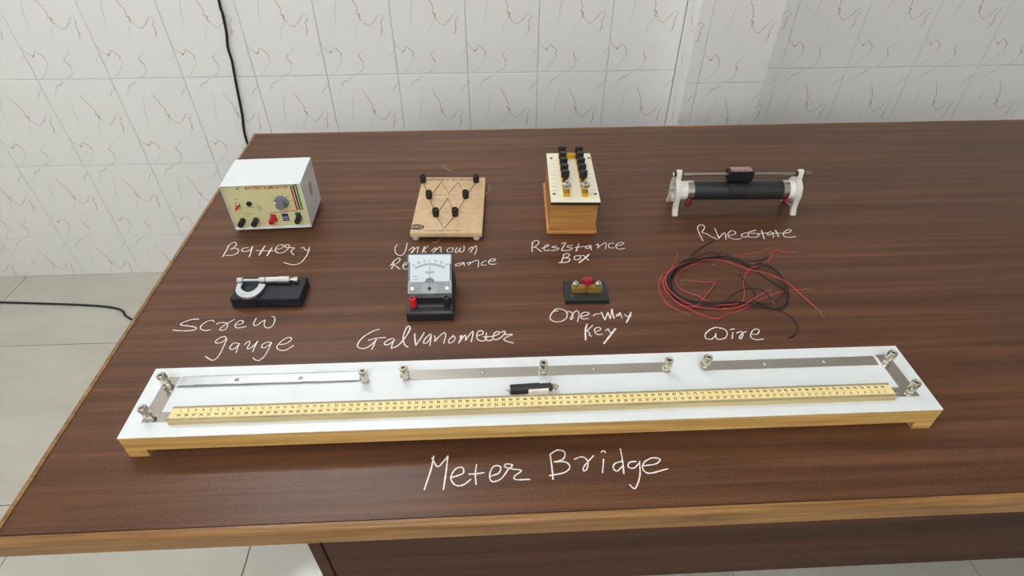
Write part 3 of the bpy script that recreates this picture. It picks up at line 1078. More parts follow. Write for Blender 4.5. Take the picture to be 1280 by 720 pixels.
for row in [[(340, 412), (428, 452), (462, 490), (500, 530), (540, 552)], [(303, 322), (385, 390), (412, 430), (436, 468), (545, 585)], [(270, 280), (288, 360), (378, 432), (444, 480), (490, 502), (515, 562)]]:
    yy = {340: 287, 303: 428, 270: 578}[row[0][0]]
    for a0, a1 in row:
        p, r_ = cb(a0, yy), cb(a1, yy)
        n = max(1, int((a1 - a0) / 13))
        for i in range(n):
            f0, f1 = (i + .12) / n, (i + .82) / n
            quad(g, [(p.x + (r_.x - p.x) * f0, p.y - .0011), (p.x + (r_.x - p.x) * f1, p.y - .0011), (p.x + (r_.x - p.x) * f1, p.y + .0011), (p.x + (r_.x - p.x) * f0, p.y + .0011)], fb)
part('printed_text', g, 'brownprint', bd, 0, 2, 0)
oc = cb(203, 548)
g = G()
quad(g, [(oc.x + .0155 * math.cos(q * math.pi / 12), oc.y + .0098 * math.sin(q * math.pi / 12)) for q in range(24)], fb)
lg = part('oval_logo', g, 'blackprint', bd, 0, 2, 0, label='black oval emblem with pale letters')
g = G()
add_text(g, 'BASCO', oc.x, oc.y, .0130, lambda u, v: (u, v, BZ1 + .0002), width=.0235, bold=.02)
part('emblem_letters', g, 'mdf', lg, 0, 2, 0)

# ------------------------------------------------------------------ resistance box
xb0 = Vector((.6485, .6180, 0))
xb_yaw = math.radians(-2.6)
xb = thing('resistance_box', 'varnished wooden resistance box with cream top and two rows of black plugs', 'resistance box', xb0, xb_yaw)
part('plinth', G().box(-.0530, .0515, .0085, .2060, 0, .0080), 'plinth', xb, 0.0020)
part('box_body', G().box(-.0480, .0480, .0130, .2010, .0080, .0800), 'boxwood', xb, 0.0012)
part('insulating_sheet', G().box(-.0490, .0490, -.0045, .1955, .0800, .0855), 'ebonite', xb, 0.0004)
pl = part('cream_plate', G().box(-.0490, .0490, -.0050, .1960, .0855, .0880), 'cream', xb, 0.0006, label='cream plastic top plate')
PZ = .0880


def xp(a, b, z):
    return rloc(onZ(680 + a / 14.4, 175 + b / 14.4, z), xb0, xb_yaw)


def xg(a, b, z):
    return rloc(onZ(684 + a / 16, 215 + b / 16, z), xb0, xb_yaw)


for p in (xp(130, 330, PZ), xp(805, 325, PZ), xg(138, 440, PZ), xg(965, 440, PZ)):
    part('plate_screw', G().lathe([(.0030, 0), (.0030, .0006), (.0012, .0012)], (p.x, p.y, PZ), (0, 0, 1), 14), 'ebonite', xb)
BH = .0085
for cx in (-.0168, .0200):
    edges = [.0105, .0400]
    y0 = .0115
    plugs_y = [.0655 + k * .0262 for k in range(5)]
    cuts = [y0] + plugs_y + [plugs_y[-1] + .0150]
    for a, b in zip(cuts, cuts[1:]):
        part('brass_block', G().box(cx - .0062, cx + .0062, a + .0007, b - .0007, PZ, PZ + BH), 'brass', xb, 0.0008)
    for y in plugs_y:
        p = part('plug', G().lathe([(.0030, 0), (.0032, .0006), (.0034, .0040), (.0066, .0046), (.0082, .0060), (.0084, .0190), (.0076, .0206), (.004, .0212)], (0, 0, 0), (0, 0, 1), 20).xf(
            lambda X, Y, Z, cx=cx, y=y: (cx + X * 1.0, y + Y * .70, PZ + BH + Z)), 'black', xb, label='black plastic plug')
    ty = .0265
    t = part('binding_post', G().lathe([(.0044, 0), (.0044, .0012), (.0028, .0016), (.0028, .0060), (.0086, .0064), (.0090, .0094), (.0070, .0098), (.0090, .0102), (.0090, .0130), (.0056, .0140), (.0030, .0146), (.0030, .0190), (.0014, .0205)],
                                       (cx, ty, PZ + BH), (0, 0, 1), 22), 'nickel', xb)
    part('contact_hole', G().cyl((cx + .0035, ty - .006, PZ + BH - .0001), (cx + .0035, ty - .006, PZ + BH + .0003), .0016, n=10), 'ebonite', xb)
part('brass_link', G().box(-.0100, .0132, .1700, .1830, PZ, PZ + BH), 'brass', xb, 0.0008)
fx_ = lambda u, v: (u, v, PZ + .0001)
for col, n_rows in ((-.0445, 9), (.0325, 6)):
    for k in range(n_rows):
        g = G()
        y = .0200 + k * .0155 + (.004 if col > 0 else 0)
        for n_ in range(4):
            x = col + n_ * .0031
            quad(g, [(x, y), (x + .0024, y), (x + .0024, y + .0027), (x, y + .0027)], fx_)
        part('plate_print', g, 'sticker', pl, 0, 2, 0)

# ------------------------------------------------------------------ rheostat
rh0 = Vector((1.0125, .7100, 0))
rh_yaw = math.radians(-1.9)
rh = thing('rheostat', 'black sliding rheostat with white cast end frames', 'rheostat', rh0, rh_yaw)
RZ, RR = .0470, .0208
XA, XB = -.1315, .1265                       # end frames
part('resistance_coil', G().lathe([(RR - .0006, 0), (RR, .0005)] + [(RR + (.00025 if k % 2 else 0), .0005 + k * .0019) for k in range(1, 100)] + [(RR, .191), (RR - .0006, .1915)], (-.0955, 0, RZ), (1, 0, 0), 32), 'coil', rh, 0, 2, 60, label='black coil winding')
part('ceramic_core', G().cyl((XA + .004, 0, RZ), (XB - .004, 0, RZ), RR - .0009, n=32), 'ceramic', rh, label='white ceramic tube')
for xa, xb_ in ((-.1092, -.0960), (.0962, .1092)):
    part('metal_band', G().lathe([(RR - .001, 0), (RR + .0004, .0002), (RR + .0004, xb_ - xa - .0002), (RR - .001, xb_ - xa)], (xa, 0, RZ), (1, 0, 0), 32), 'nickel', rh)
    xc = (xa + xb_) / 2
    sgn = -1 if xa < 0 else 1
    d = Vector((.45 * sgn, -.85, -.10)).normalized()
    p = Vector((xc, -.0165, RZ - .0160))
    tm = part('red_terminal', G().lathe([(.0036, 0), (.0036, .0030), (.0066, .0034), (.0070, .0065), (.0060, .0075), (.0068, .0085), (.0070, .0135), (.0054, .0155), (.0034, .0157)], p, d, 18, flat=.93), 'darkred', rh, label='dark red screw terminal')
    part('terminal_stud', G().cyl(p + d * .0160, p + d * .0195, .0018, n=10), 'nickel', tm)


def frame(x):
    g = G()
    # ring round the tube
    n = 28
    th = .0050
    for k in range(n):
        a0, a1 = 2 * math.pi * k / n, 2 * math.pi * (k + 1) / n
        q = [(math.cos(a0) * .0165, RZ + math.sin(a0) * .0165), (math.cos(a0) * .0240, RZ + math.sin(a0) * .0240), (math.cos(a1) * .0240, RZ + math.sin(a1) * .0240), (math.cos(a1) * .0165, RZ + math.sin(a1) * .0165)]
        g.prism(q, x - th, x + th, 'x')
    return g


def band(x, pts, w0, half):
    g = G()
    pts = smooth_path([Vector((0, y, z)) for y, z in pts], 6)
    vs, fs = [], []
    for i, p in enumerate(pts):
        d = (pts[min(i + 1, len(pts) - 1)] - pts[max(i - 1, 0)]).normalized()
        nn_ = Vector((0, -d.z, d.y))
        for sx_ in (-half, half):
            for s_ in (-w0, w0):
                q = p + nn_ * s_
                vs.append((x + sx_, q.y, max(q.z, 0)))
    for i in range(len(pts) - 1):
        b, c = 4 * i, 4 * i + 4
        for k, k2 in ((0, 1), (1, 3), (3, 2), (2, 0)):
            fs.append((b + k, b + k2, c + k2, c + k))
    L = len(vs)
    fs += [(0, 2, 3, 1), (L - 4, L - 3, L - 1, L - 2)]
    return g.add(vs, fs)


for x in (XA, XB):
    fr_ = part('end_frame', frame(x), 'cast_white', rh, 0.0, 2, 40, label='white enamelled cast end frame')
    part('leg', band(x, [(-.004, .072), (-.0190, .062), (-.0240, .046), (-.0225, .030), (-.0235, .016), (-.0300, 0)], .0042, .0056), 'cast_white', fr_, 0.0012)
    part('leg', band(x, [(.004, .072), (.0190, .062), (.0240, .046), (.0225, .030), (.0235, .016), (.0300, 0)], .0042, .0056), 'cast_white', fr_, 0.0012)
    part('post', G().prism([(-.0075, .064), (.0075, .064), (.0065, .090), (.0050, .0945), (0, .0960), (-.0050, .0945), (-.0065, .090)], x - .0056, x + .0056, 'x'), 'cast_white', fr_, 0.0014)
    sg = -1 if x < 0 else 1
    part('through_bolt', G().cyl((x, 0, RZ), (x + sg * .0125, 0, RZ), .0022, n=12), 'nickel', fr_)
    g = G().box(x - .002, x + .002, -.018, .018, RZ - .003, RZ + .003)
    part('cross_bar', g, 'cast_white', fr_)
    for s2 in (-1, 1):
        part('rubber_bush', G().lathe([(.0052, 0), (.0058, .001), (.0058, .0036), (.005, .0042)], (x + s2 * .0056, 0, .0860), (s2, 0, 0), 16), 'ebonite', fr_)
part('slide_rod', G().cyl((XA - .0130, 0, .0860), (XB + .0150, 0, .0860), 0.0034, n=6), 'rod', rh, 0, 2, 20, label='steel slide rod')
part('rod_terminal', G().lathe([(.0042, 0), (.0050, .001), (.0050, .0090), (.0040, .0100), (.0040, .0130), (.003, .0135)], (XB + .0100, 0, .0860), (1, 0, 0), 16, flat=.93), 'brass3', rh)
part('rod_nut', G().lathe([(.0048, 0), (.0048, .0035), (.002, .0045)], (XA - .0098, 0, .0860), (-1, 0, 0), 6), 'nickel', rh, 0, 2, 20)
SA, SB = -.0290, .0240
sl = part('slider', G().box(SA, SB, -.0120, .0110, .0740, .0975), 'black', rh, 0.0018, label='black moulded slider')
for k in range(3):
    xa = SA + .003 + k * .0160
    part('slider_recess', G().box(xa, xa + .0140, -.0124, -.0115, .0785, .0935), 'ebonite', sl)
sk = G()
angs = [math.radians(a) for a in range(100, 196, 8)]
vs = []
for i, a in enumerate(angs):
    t = i / (len(angs) - 1)
    wd = .0262 * (1 - t) + .0135 * t
    for r in (RR + .0008, RR + .0034):
        for s_ in (-1, 1):
            vs.append(((SA + SB) / 2 + s_ * wd, r * math.cos(a), RZ + r * math.sin(a)))
fs = []
for i in range(len(angs) - 1):
    b, c = 4 * i, 4 * i + 4
    for k, k2 in ((0, 1), (1, 3), (3, 2), (2, 0)):
        fs.append((b + k, b + k2, c + k2, c + k))
fs += [(0, 2, 3, 1), (len(vs) - 4, len(vs) - 3, len(vs) - 1, len(vs) - 2)]
sk.add(vs, fs)
part('slider_skirt', sk, 'black', sl, 0, 2, 30)
lb = part('slider_label', G().box(SA + .0050, SB - .0040, -.0095, .0085, .0975, .0978), mat and 'grey', sl, label='worn pinkish rating plate')
lb.data.materials[0] = mat('rating_plate', rgb(178, 140, 134), 0.4, 0.2)
g = G()
for k in range(9):
    x = SA + .008 + k * .0043
    h = .0024 if k % 3 else .0042
    quad(g, [(x, -.006), (x + .003, -.006), (x + .003, -.006 + h), (x, -.006 + h)], lambda u, v: (u, v, .0979))
part('rating_print', g, 'blackprint', sl, 0, 2, 0)

# ------------------------------------------------------------------ micrometer case and micrometer
mc0 = Vector((.0775, .4260, 0))
mc_yaw = math.radians(-1.8)
CH = .0210
mc = thing('micrometer_case', 'flat black plastic case lying under the screw gauge', 'case', mc0, mc_yaw)
part('case_base', G().box(-.0612, .0612, 0, .0600, 0, .0100), 'casebl', mc, 0.0018)
part('case_lid', G().prism([(-.0612, .0), (.0612, .0), (.0612, .0600), (-.0612, .0600)], .0106, CH), 'casebl', mc, 0.0020)
part('hinge_seam', G().box(-.0600, .0600, .0010, .0590, .0098, .0108), 'ebonite', mc)
for x in (-.0140, .0060):
    part('latch', G().box(x - .004, x + .004, -.0012, .001, .0050, .0150), 'ebonite', mc, 0.0005)
g = G()
add_z = CH + .0000

mi0 = onZ(270 + 430 / 9.846, 330 + 300 / 9.846, CH + .006)
mi = thing('micrometer', 'satin steel screw gauge with curved frame and knurled thimble', 'screw gauge', (mi0.x, mi0.y, CH), 0)


def cm(a, b, z):
    p = onZ(270 + a / 9.846, 330 + b / 9.846, CH + z)
    return Vector((p.x - mi0.x, p.y - mi0.y, z))


FT = .0062
outer = [(262, 238), (246, 290), (240, 330), (262, 375), (305, 402), (360, 412), (420, 407), (480, 388), (535, 350), (580, 300), (612, 250)]
inner = [(600, 236), (530, 236), (515, 268), (490, 300), (450, 328), (405, 343), (360, 338), (322, 315), (306, 285), (315, 255), (335, 238)]
op = smooth_path([Vector((cm(a, b, FT).x, cm(a, b, FT).y, 0)) for a, b in outer], 4)
ip = smooth_path([Vector((cm(a, b, FT).x, cm(a, b, FT).y, 0)) for a, b in inner[1:]], 4)
fr_ = part('frame', G().prism([(p.x, p.y) for p in op + ip], .0008, FT), 'satin', mi, 0.0005, label='curved steel frame')
AX = .0068
p1, p2 = cm(262, 205, AX), cm(1015, 190, AX)
ad = (p2 - p1).normalized()


def along(a):
    t = (a - 262) / (1015 - 262)
    q = p1.lerp(p2, t)
    q.z = AX
    return q


ad.z = 0
ad.normalize()
for a0, a1, nm in ((265, 338, 'anvil_boss'), (532, 612, 'spindle_boss')):
    part(nm, G().lathe([(.0050, 0), (.0058, .0008), (.0058, (along(a1) - along(a0)).length - .0008), (.0050, (along(a1) - along(a0)).length)], along(a0), ad, 20), 'satin', mi)
part('spindle', G().cyl(along(338), along(532), .0026, n=16), 'satin', mi)
part('sleeve', G().lathe([(.0036, 0), (.0042, .0012), (.0058, .0016), (.0058, (along(775) - along(614)).length)], along(614), ad, 24), 'satin', mi)
part('thimble', G().lathe([(.0058, 0), (.0068, .0008), (.0068, (along(915) - along(772)).length - .001), (.0058, (along(915) - along(772)).length)], along(772), ad, 32, flat=.975), 'knurl', mi, 0, 2, 20, label='knurled thimble')
part('ratchet_neck', G().cyl(along(915), along(958), .0030, n=16), 'satin', mi)
part('ratchet_stop', G().lathe([(.0046, 0), (.0052, .0006), (.0052, (along(1015) - along(955)).length - .0006), (.0044, (along(1015) - along(955)).length)], along(955), ad, 20, flat=.96), 'knurl', mi)
g = G()
tc_ = cm(375, 373, FT)
add_text(g, '0-25mm 0.01', tc_.x, tc_.y, .0030, lambda u, v: (u, v, FT + .0001), width=.0190)
part('frame_print', g, 'greyprint', fr_, 0, 2, 0)

# ------------------------------------------------------------------ galvanometer
ga0 = Vector((.3700, .3785, 0))
ga = thing('galvanometer', 'black bench galvanometer with sloping white dial under clear cover', 'galvanometer', ga0, math.radians(-.9))
HW = .0402
part('base', G().prism([(0, 0), (0, .0165), (.0025, .0195), (.0275, .0270), (.0300, .0275), (.0800, .0290), (.1000, .0290), (.1000, 0)], -HW, HW, 'x'), 'black', ga, 0.0012, label='black plastic base')
part('meter_support', G().prism([(.0310, .0270), (.0330, .0300), (.0870, .0770), (.0960, .0770), (.0985, .0270)], -.0362, .0374, 'x'), 'black', ga, 0.0012, label='black wedge behind the dial')
SA0 = Vector((0, .0265, .0300))
SD = Vector((0, .0560, .0500)).normalized()
SN = Vector((0, -SD.z, SD.y))
SL = .0770


def F(x, s, h):
    return SA0 + Vector((x, 0, 0)) + SD * s + SN * h


def fbox(x0, x1, s0, s1, h0, h1):
    return G().box(x0, x1, s0, s1, h0, h1).xf(lambda x, y, z: tuple(F(x, y, z)))


FW = .0385
part('meter_body', fbox(-FW + .0006, FW - .0006, .0005, SL - .0005, -.004, .0012), 'meterwhite', ga, 0.0006, label='pale translucent meter housing')
dl = part('dial_plate', fbox(-FW + .0026, FW - .0026, .0285, SL - .0008, .0012, .0020), 'dial', ga, label='white dial plate')
part('stippled_plate', fbox(-FW + .0016, FW - .0016, .0075, .0285, .0012, .0026), 'stipple', ga, label='silver stippled lower plate')
part('grey_bezel', fbox(-FW + .0012, -FW + .0040, .0300, .0640, .0012, .0030), 'grey', ga)
part('grey_bezel', fbox(FW - .0040, FW - .0012, .0300, .0600, .0012, .0030), 'grey', ga)
g = G()
gf = lambda u, v: tuple(F(u, v, .0022))
ac, ar = .0180, .0470
ac = .0100
for k in range(-15, 16):
    an = math.radians(90 - k * 2.05)
    L_ = .0045 if k % 5 == 0 else .0032
    c, s_ = math.cos(an), math.sin(an)
    w = .00034
    r0, r1 = .0480, .0480 + L_
    quad(g, [(c * r0 - s_ * w, ac + s_ * r0 + c * w), (c * r0 + s_ * w, ac + s_ * r0 - c * w), (c * r1 + s_ * w, ac + s_ * r1 - c * w), (c * r1 - s_ * w, ac + s_ * r1 + c * w)], gf)
arc = [math.radians(90 - k * 2.05) for k in range(-15, 16)]
for r0 in (.0478, .0500):
    for a, b in zip(arc, arc[1:]):
        quad(g, [(math.cos(t) * r, ac + math.sin(t) * r) for t, r in ((a, r0), (b, r0), (b, r0 + .0004), (a, r0 + .0004))], gf)
for k, t in zip((-15, -10, -5, 0, 5, 10, 15), ('30', '20', '10', '0', '10', '20', '30')):
    an = math.radians(90 - k * 2.05)
    add_text(g, t, math.cos(an) * .0560, ac + math.sin(an) * .0560, .0048, gf, bold=.01)
add_text(g, 'GALVO', 0, .0445, .0066, gf, width=.0160, bold=.01)
add_text(g, '0.35 V', -.0240, .0335, .0038, gf)
quad(g, [(-.030, .0378), (-.030, .0386), (-.0205, .0386), (-.0205, .0378)], gf)
part('dial_print', g, 'greyprint', dl, 0, 2, 0)
part('needle', fbox(-.0003, .0003, .0150, .0560, .0027, .0030), 'blackrough', ga)
g = G()
hp = [(.0085 * math.cos(math.radians(a)), .0265 + .0085 * math.sin(math.radians(a))) for a in range(0, 181, 15)]
g.prism(hp, .0020, .0050).xf(lambda x, y, z: tuple(F(x, y, z)))
part('pivot_cover', g, 'grey', ga)
# clear acrylic cover with a raised central boss
cvr = part('clear_cover', fbox(-FW, FW, 0, SL, .0012, .0075), 'clear', ga, 0.0016, 2, label='clear acrylic front cover')
g = G()
n = 36
vs = [F(0, .0170, .0105)]
g2 = G().lathe([(.0150, .0076), (.0130, .0090), (.0040, .0096)], (0, .0170, 0), (0, 0, 1), 30).xf(lambda x, y, z: tuple(F(x, max(y, .0025), z)))
part('cover_boss', g2, 'clear', cvr)
part('zero_screw', G().lathe([(.0034, .0096), (.0034, .0108), (.0010, .0112)], (0, .0150, 0), (0, 0, 1), 16).xf(lambda x, y, z: tuple(F(x, y, z))), 'ebonite', cvr)
for x in (-.0300, .0300):
    part('cover_screw', G().lathe([(.0034, .0076), (.0034, .0086), (.0024, .0088), (.0022, .0080), (.0005, .0080)], (x, .0165, 0), (0, 0, 1), 18).xf(lambda a, b, c: tuple(F(a, b, c))), 'satin', cvr)
# stippling: small pyramids of the lower plate
g = G()
for i in range(34):
    for j in range(10):
        x, s = -.0340 + i * .00206, .0092 + j * .00206
        if (x * x + (s - .017) ** 2) < .0142 ** 2 and s < .036:
            continue
        r = .0007
        b = [F(x - r, s, .0026), F(x, s - r, .0026), F(x + r, s, .0026), F(x, s + r, .0026), F(x, s, .0030)]
        g.add(b, [(0, 1, 4), (1, 2, 4), (2, 3, 4), (3, 0, 4)])
st_ = part('stippling', g, 'blackprint', ga, 0, 2, 0)
st_['kind'] = 'stuff'
part('lower_bezel', fbox(-FW + .0014, FW - .0014, .0008, .0072, .0012, .0068), 'blackrough', ga)


def vterm(name, x, y, z, m, parent, r=.0056, h=.0165, hole='ebonite'):
    t = part(name, G().lathe([(r * .92, 0), (r * .92, .0022), (r * .8, .0026), (r, .0034), (r, h - .0012), (r * .88, h), (r * .55, h), (r * .55, h - .005), (.0004, h - .005)], (x, y, z), (0, 0, 1), 22, flat=.95), m, parent)
    part('contact_socket', G().cyl((x, y, z + h - .0051), (x, y, z + h - .0030), r * .38, n=10), 'brass2', t)
    return t


vterm('red_terminal', -.0285, .0150, .0225, 'red', ga, .0062, .0185)
vterm('black_terminal', .0290, .0160, .0225, 'black', ga, .0060, .0180)
pg = lambda x, y, z: (x, y, .0195 + (y - .0025) * .30 + z)
part('name_plate', G().box(-.0340, .0340, .0050, .0125, -.0003, .0006).xf(pg), 'casebl', ga, 0.0003)
g = G()
for k in range(16):
    x = -.0220 + k * .0029
    g.add([pg(x, .0068, .0006), pg(x + .0020, .0068, .0006), pg(x + .0020, .0106, .0006), pg(x, .0106, .0006), pg(x + .0004, .0072, .0010), pg(x + .0016, .0072, .0010), pg(x + .0016, .0102, .0010), pg(x + .0004, .0102, .0010)],
          [(4, 5, 6, 7), (0, 1, 5, 4), (1, 2, 6, 5), (2, 3, 7, 6), (3, 0, 4, 7)])
part('embossing', g, 'casebl', ga, 0, 2, 0)

# ------------------------------------------------------------------ one-way key
kb0 = Vector((.6487, .4105, 0))
kb_yaw = math.radians(-2.2)
kb = thing('plug_key', 'one way plug key with two brass blocks and a dark red plug', 'plug key', kb0, kb_yaw)
KH = .0090
part('base', G().box(-.0396, .0396, 0, .0545, 0, KH), 'keybase', kb, 0.0008)


def kp(a, b, z):
    return rloc(onZ(690 + a / 12, 330 + b / 12, z), kb0, kb_yaw)


KB = .0120
k0, k1 = kp(292, 300, KH + KB), kp(745, 300, KH + KB)
gapx = kp(518, 300, KH + KB).x
yb1 = (k0.y + k1.y) / 2
yb0 = yb1 - .0110
for xa, xb_, s_ in ((k0.x, gapx - .0009, 1), (gapx + .0009, k1.x, -1)):
    g = G()
    n = 8
    yc, rr = (yb0 + yb1) / 2, .0024
    arcs = [(rr * math.cos(math.radians(-90 + 180 * i / n)), yc + rr * math.sin(math.radians(-90 + 180 * i / n))) for i in range(n + 1)]
    if s_ > 0:
        poly = [(xa, yb0), (xb_, yb0)] + [(gapx - .0004 - u, v) for u, v in arcs] + [(xb_, yb1), (xa, yb1)]
    else:
        poly = [(xb_, yb0), (xa, yb0)] + [(gapx + .0004 + u, v) for u, v in arcs] + [(xa, yb1), (xb_, yb1)]
    part('brass_block', g.prism(poly, KH, KH + KB), 'brass2', kb, 0.0005)
for a in (352, 690):
    p = kp(a, 318, KH + KB)
    t = part('binding_screw', G().lathe([(.0044, 0), (.0044, .0012), (.0026, .0016), (.0026, .0048), (.0050, .0052), (.0052, .0076), (.0040, .0082), (.0022, .0084), (.0020, .0110), (.0008, .0114)], (p.x, yc, KH + KB), (0, 0, 1), 20), 'nickel', kb)
    part('washer', G().lathe([(.0058, 0), (.0058, .0009)], (p.x, yc, KH + KB + .0042), (0, 0, 1), 18), 'nickel', t)
plug = part('plug', G().lathe([(.0092, 0), (.0106, .0012), (.0108, .0070), (.0098, .0096), (.0060, .0108), (.001, .0110)], (0, 0, 0), (0, 0, 1), 32).xf(lambda x, y, z: (gapx + x, yc + y * .72, KH + KB + .0068 + z)), 'keyred', kb, label='dark red plastic plug')
part('plug_pin', G().lathe([(.0019, 0), (.0024, .0125), (.0034, .0130), (.0034, .0190)], (gapx, yc, KH), (0, 0, 1), 16), 'nickel', plug)
p = kp(302, 482, KH)
part('pale_mark', G().lathe([(.0024, 0), (.0020, .0002)], (p.x, p.y, KH), (0, 0, 1), 12), 'greyprint', kb)

# ------------------------------------------------------------------ loose wires
WC = (810, 300, 5.536)
RED = [
    ('red wire bent into a pointed hook inside the coil', [(197, 113), (182, 160), (150, 212), (112, 262), (108, 320), (150, 385), (210, 437), (270, 466), (335, 467), (372, 425), (420, 362), (460, 303), (446, 290), (380, 285), (290, 277)]),
    ('red wire forming the outermost loop at the coil\'s left end', [(230, 488), (150, 450), (98, 385), (76, 315), (88, 250), (135, 215), (200, 186), (290, 144), (390, 120), (480, 112), (560, 108), (650, 96), (740, 85), (800, 68)]),
    ('red wire crossing the whole coil to the lower right', [(1170, 495), (1070, 408), (990, 340), (930, 300), (850, 260), (780, 235), (690, 214), (600, 176), (520, 153), (440, 148), (340, 160), (250, 180), (165, 222), (118, 275), (128, 335), (185, 400), (260, 446), (350, 480), (450, 492), (560, 496), (650, 476), (720, 432), (803, 378)]),
    ('red wire sagging along the coil\'s lower edge and out to the right', [(1080, 338), (990, 343), (900, 360), (800, 398), (730, 432), (660, 474), (590, 496), (540, 512), (490, 534), (435, 535), (365, 508), (290, 474), (220, 440), (160, 390), (120, 330), (102, 280)]),
    ('red wire with an upright kink in the middle of the coil', [(985, 80), (930, 75), (890, 65), (868, 80), (850, 118), (815, 152), (760, 177), (702, 203), (676, 235), (661, 290), (666, 370), (656, 418), (630, 440), (550, 452), (450, 455), (390, 427), (330, 391), (250, 360), (205, 318), (190, 278), (200, 240), (250, 192), (340, 158)]),
]
BLK = [
    ('black wire whose tail reaches up to the chalk R', [(462, -2), (400, 30), (335, 78), (293, 112), (262, 152), (195, 200), (152, 262), (148, 330), (195, 398), (285, 447), (400, 464), (520, 450), (610, 440), (700, 452), (800, 472), (890, 476), (950, 450), (968, 395), (940, 300), (885, 222), (815, 182), (740, 176)]),
    ('black wire whose tail curls away at the lower right', [(828, 110), (780, 137), (700, 148), (620, 134), (540, 114), (470, 100), (420, 91), (375, 108), (320, 136), (240, 160), (182, 210), (150, 275), (158, 350), (225, 418), (325, 452), (450, 468), (600, 452), (700, 453), (790, 468), (890, 492), (975, 530), (1025, 580), (1036, 620), (1015, 655), (975, 672)]),
    ('black wire with an arching hump over the lower strands', [(435, 180), (380, 167), (300, 168), (230, 200), (185, 246), (162, 300), (172, 352), (222, 402), (310, 441), (420, 450), (530, 447), (565, 412), (620, 374), (700, 355), (770, 366), (815, 398), (848, 440)]),
    ('black wire forming the large round loop on the right', [(148, 300), (165, 245), (225, 186), (320, 148), (420, 130), (520, 113), (605, 131), (700, 176), (780, 229), (860, 284), (930, 328), (968, 380), (964, 440), (918, 474), (840, 468), (720, 446), (600, 436), (480, 462), (360, 466), (250, 436), (172, 372), (138, 320)]),
    ('black wire with a short straight end inside the coil', [(630, 230), (680, 300), (735, 352), (742, 385), (728, 408), (760, 432), (820, 442), (890, 420), (940, 365), (952, 320), (935, 268), (872, 205), (800, 183), (700, 172), (610, 140), (520, 118), (400, 130), (290, 152), (205, 210), (160, 280), (170, 345), (240, 412), (340, 450)]),
    ('black wire running only round the coil\'s left end', [(520, 470), (420, 470), (300, 458), (200, 415), (148, 350), (136, 290), (158, 240), (215, 185), (300, 140), (400, 126), (500, 110)]),
]
ALLW = []
order = [('red', RED[1]), ('red', RED[3]), ('black', BLK[3]), ('black', BLK[5]), ('red', RED[0]), ('red', RED[4]), ('black', BLK[4]), ('black', BLK[0]), ('black', BLK[1]), ('red', RED[2]), ('black', BLK[2])]
cell = {}
base = onZ(WC[0] + 500 / WC[2], WC[1] + 300 / WC[2], 0)
for kind, (lab, pix) in order:
    w = thing('wire', lab, 'wire', (base.x, base.y, 0), 0, 'loose connecting wires')
    r = .00105 if kind == 'black' else .00080
    P_ = []
    for a, b in pix:
        p = onZ(WC[0] + a / WC[2], WC[1] + b / WC[2], r + .002)
        P_.append(Vector((p.x - base.x, p.y - base.y, r)))
    raw = smooth_path(P_, 10)
    # even spacing, with the short tapering bare ends as the first and last points
    sp_ = [raw[0]]
    for p in raw[1:]:
        if (p - sp_[-1]).length > .0012:
            sp_.append(p)
    ln = .010 if kind == 'black' else .018
    ext = []
    for e0, e1 in ((sp_[0], sp_[4]), (sp_[-1], sp_[-5])):
        d = (e0 - e1).normalized()
        side = Vector((-d.y, d.x, 0))
        ext.append([e0 + d * ln * t + side * ln * .12 * math.sin(5 * t + len(sp_)) for t in [q / 16 for q in range(1, 17)]])
    full = list(reversed(ext[0])) + sp_ + ext[1]
    need = []
    for p in full:
        h = r
        ci, cj = int(math.floor(p.x / .004)), int(math.floor(p.y / .004))
        for di in (-1, 0, 1):
            for dj in (-1, 0, 1):
                for (qx, qy, qz, qr) in cell.get((ci + di, cj + dj), ()):
                    d2 = (p.x - qx) ** 2 + (p.y - qy) ** 2
                    R_ = r + qr + .0007
                    if d2 < R_ * R_:
                        h = max(h, qz + math.sqrt(R_ * R_ - d2))
        need.append(h)
    n = len(full)
    # the wire is stiff: it sags only slowly after passing over another
    z = need[:]
    for _ in range(2):
        for i in range(1, n):
            z[i] = max(z[i], z[i - 1] - .00012)
        for i in range(n - 2, -1, -1):
            z[i] = max(z[i], z[i + 1] - .00012)
    for p, h in zip(full, z):
        p.z = h
        cell.setdefault((int(math.floor(p.x / .004)), int(math.floor(p.y / .004))), []).append((p.x, p.y, p.z, r))
    part('insulation', G().tube(full[16:-16], r, 7), 'blackwire' if kind == 'black' else 'redwire', w, 0, 2, 60)
    part('bare_strands', G().tube(full[:17], [.0003] * 4 + [.0005] * 13, 5), 'strand', w, 0, 2, 60)
    part('bare_strands', G().tube(full[-17:], [.0005] * 13 + [.0003] * 4, 5), 'strand', w, 0, 2, 60)

# stray threads
for lab, pix in (('fine pale thread curling out beside the tan board', [(796, 205), (797, 235), (785, 262), (765, 280), (740, 290)]),
                 ('fine pale thread behind the tan board', [(415, 40), (430, 62), (455, 74), (487, 90)]),
                 ('fine pale thread curling from under the front of the tan board', [(330, 672), (362, 670), (385, 655), (403, 630)])):
    P_ = [onZ(490 + a / 6.543, 200 + b / 6.543, .0005) for a, b in pix]
    b0 = P_[0].copy()
    o = link('thread', G().tube(smooth_path([p - Vector((b0.x, b0.y, 0)) for p in P_], 5), .00045, 5).mesh('thread', 'thread', 0, 2, 60))
    o.location = (b0.x, b0.y, TZ)
    tag(o, lab, 'thread')

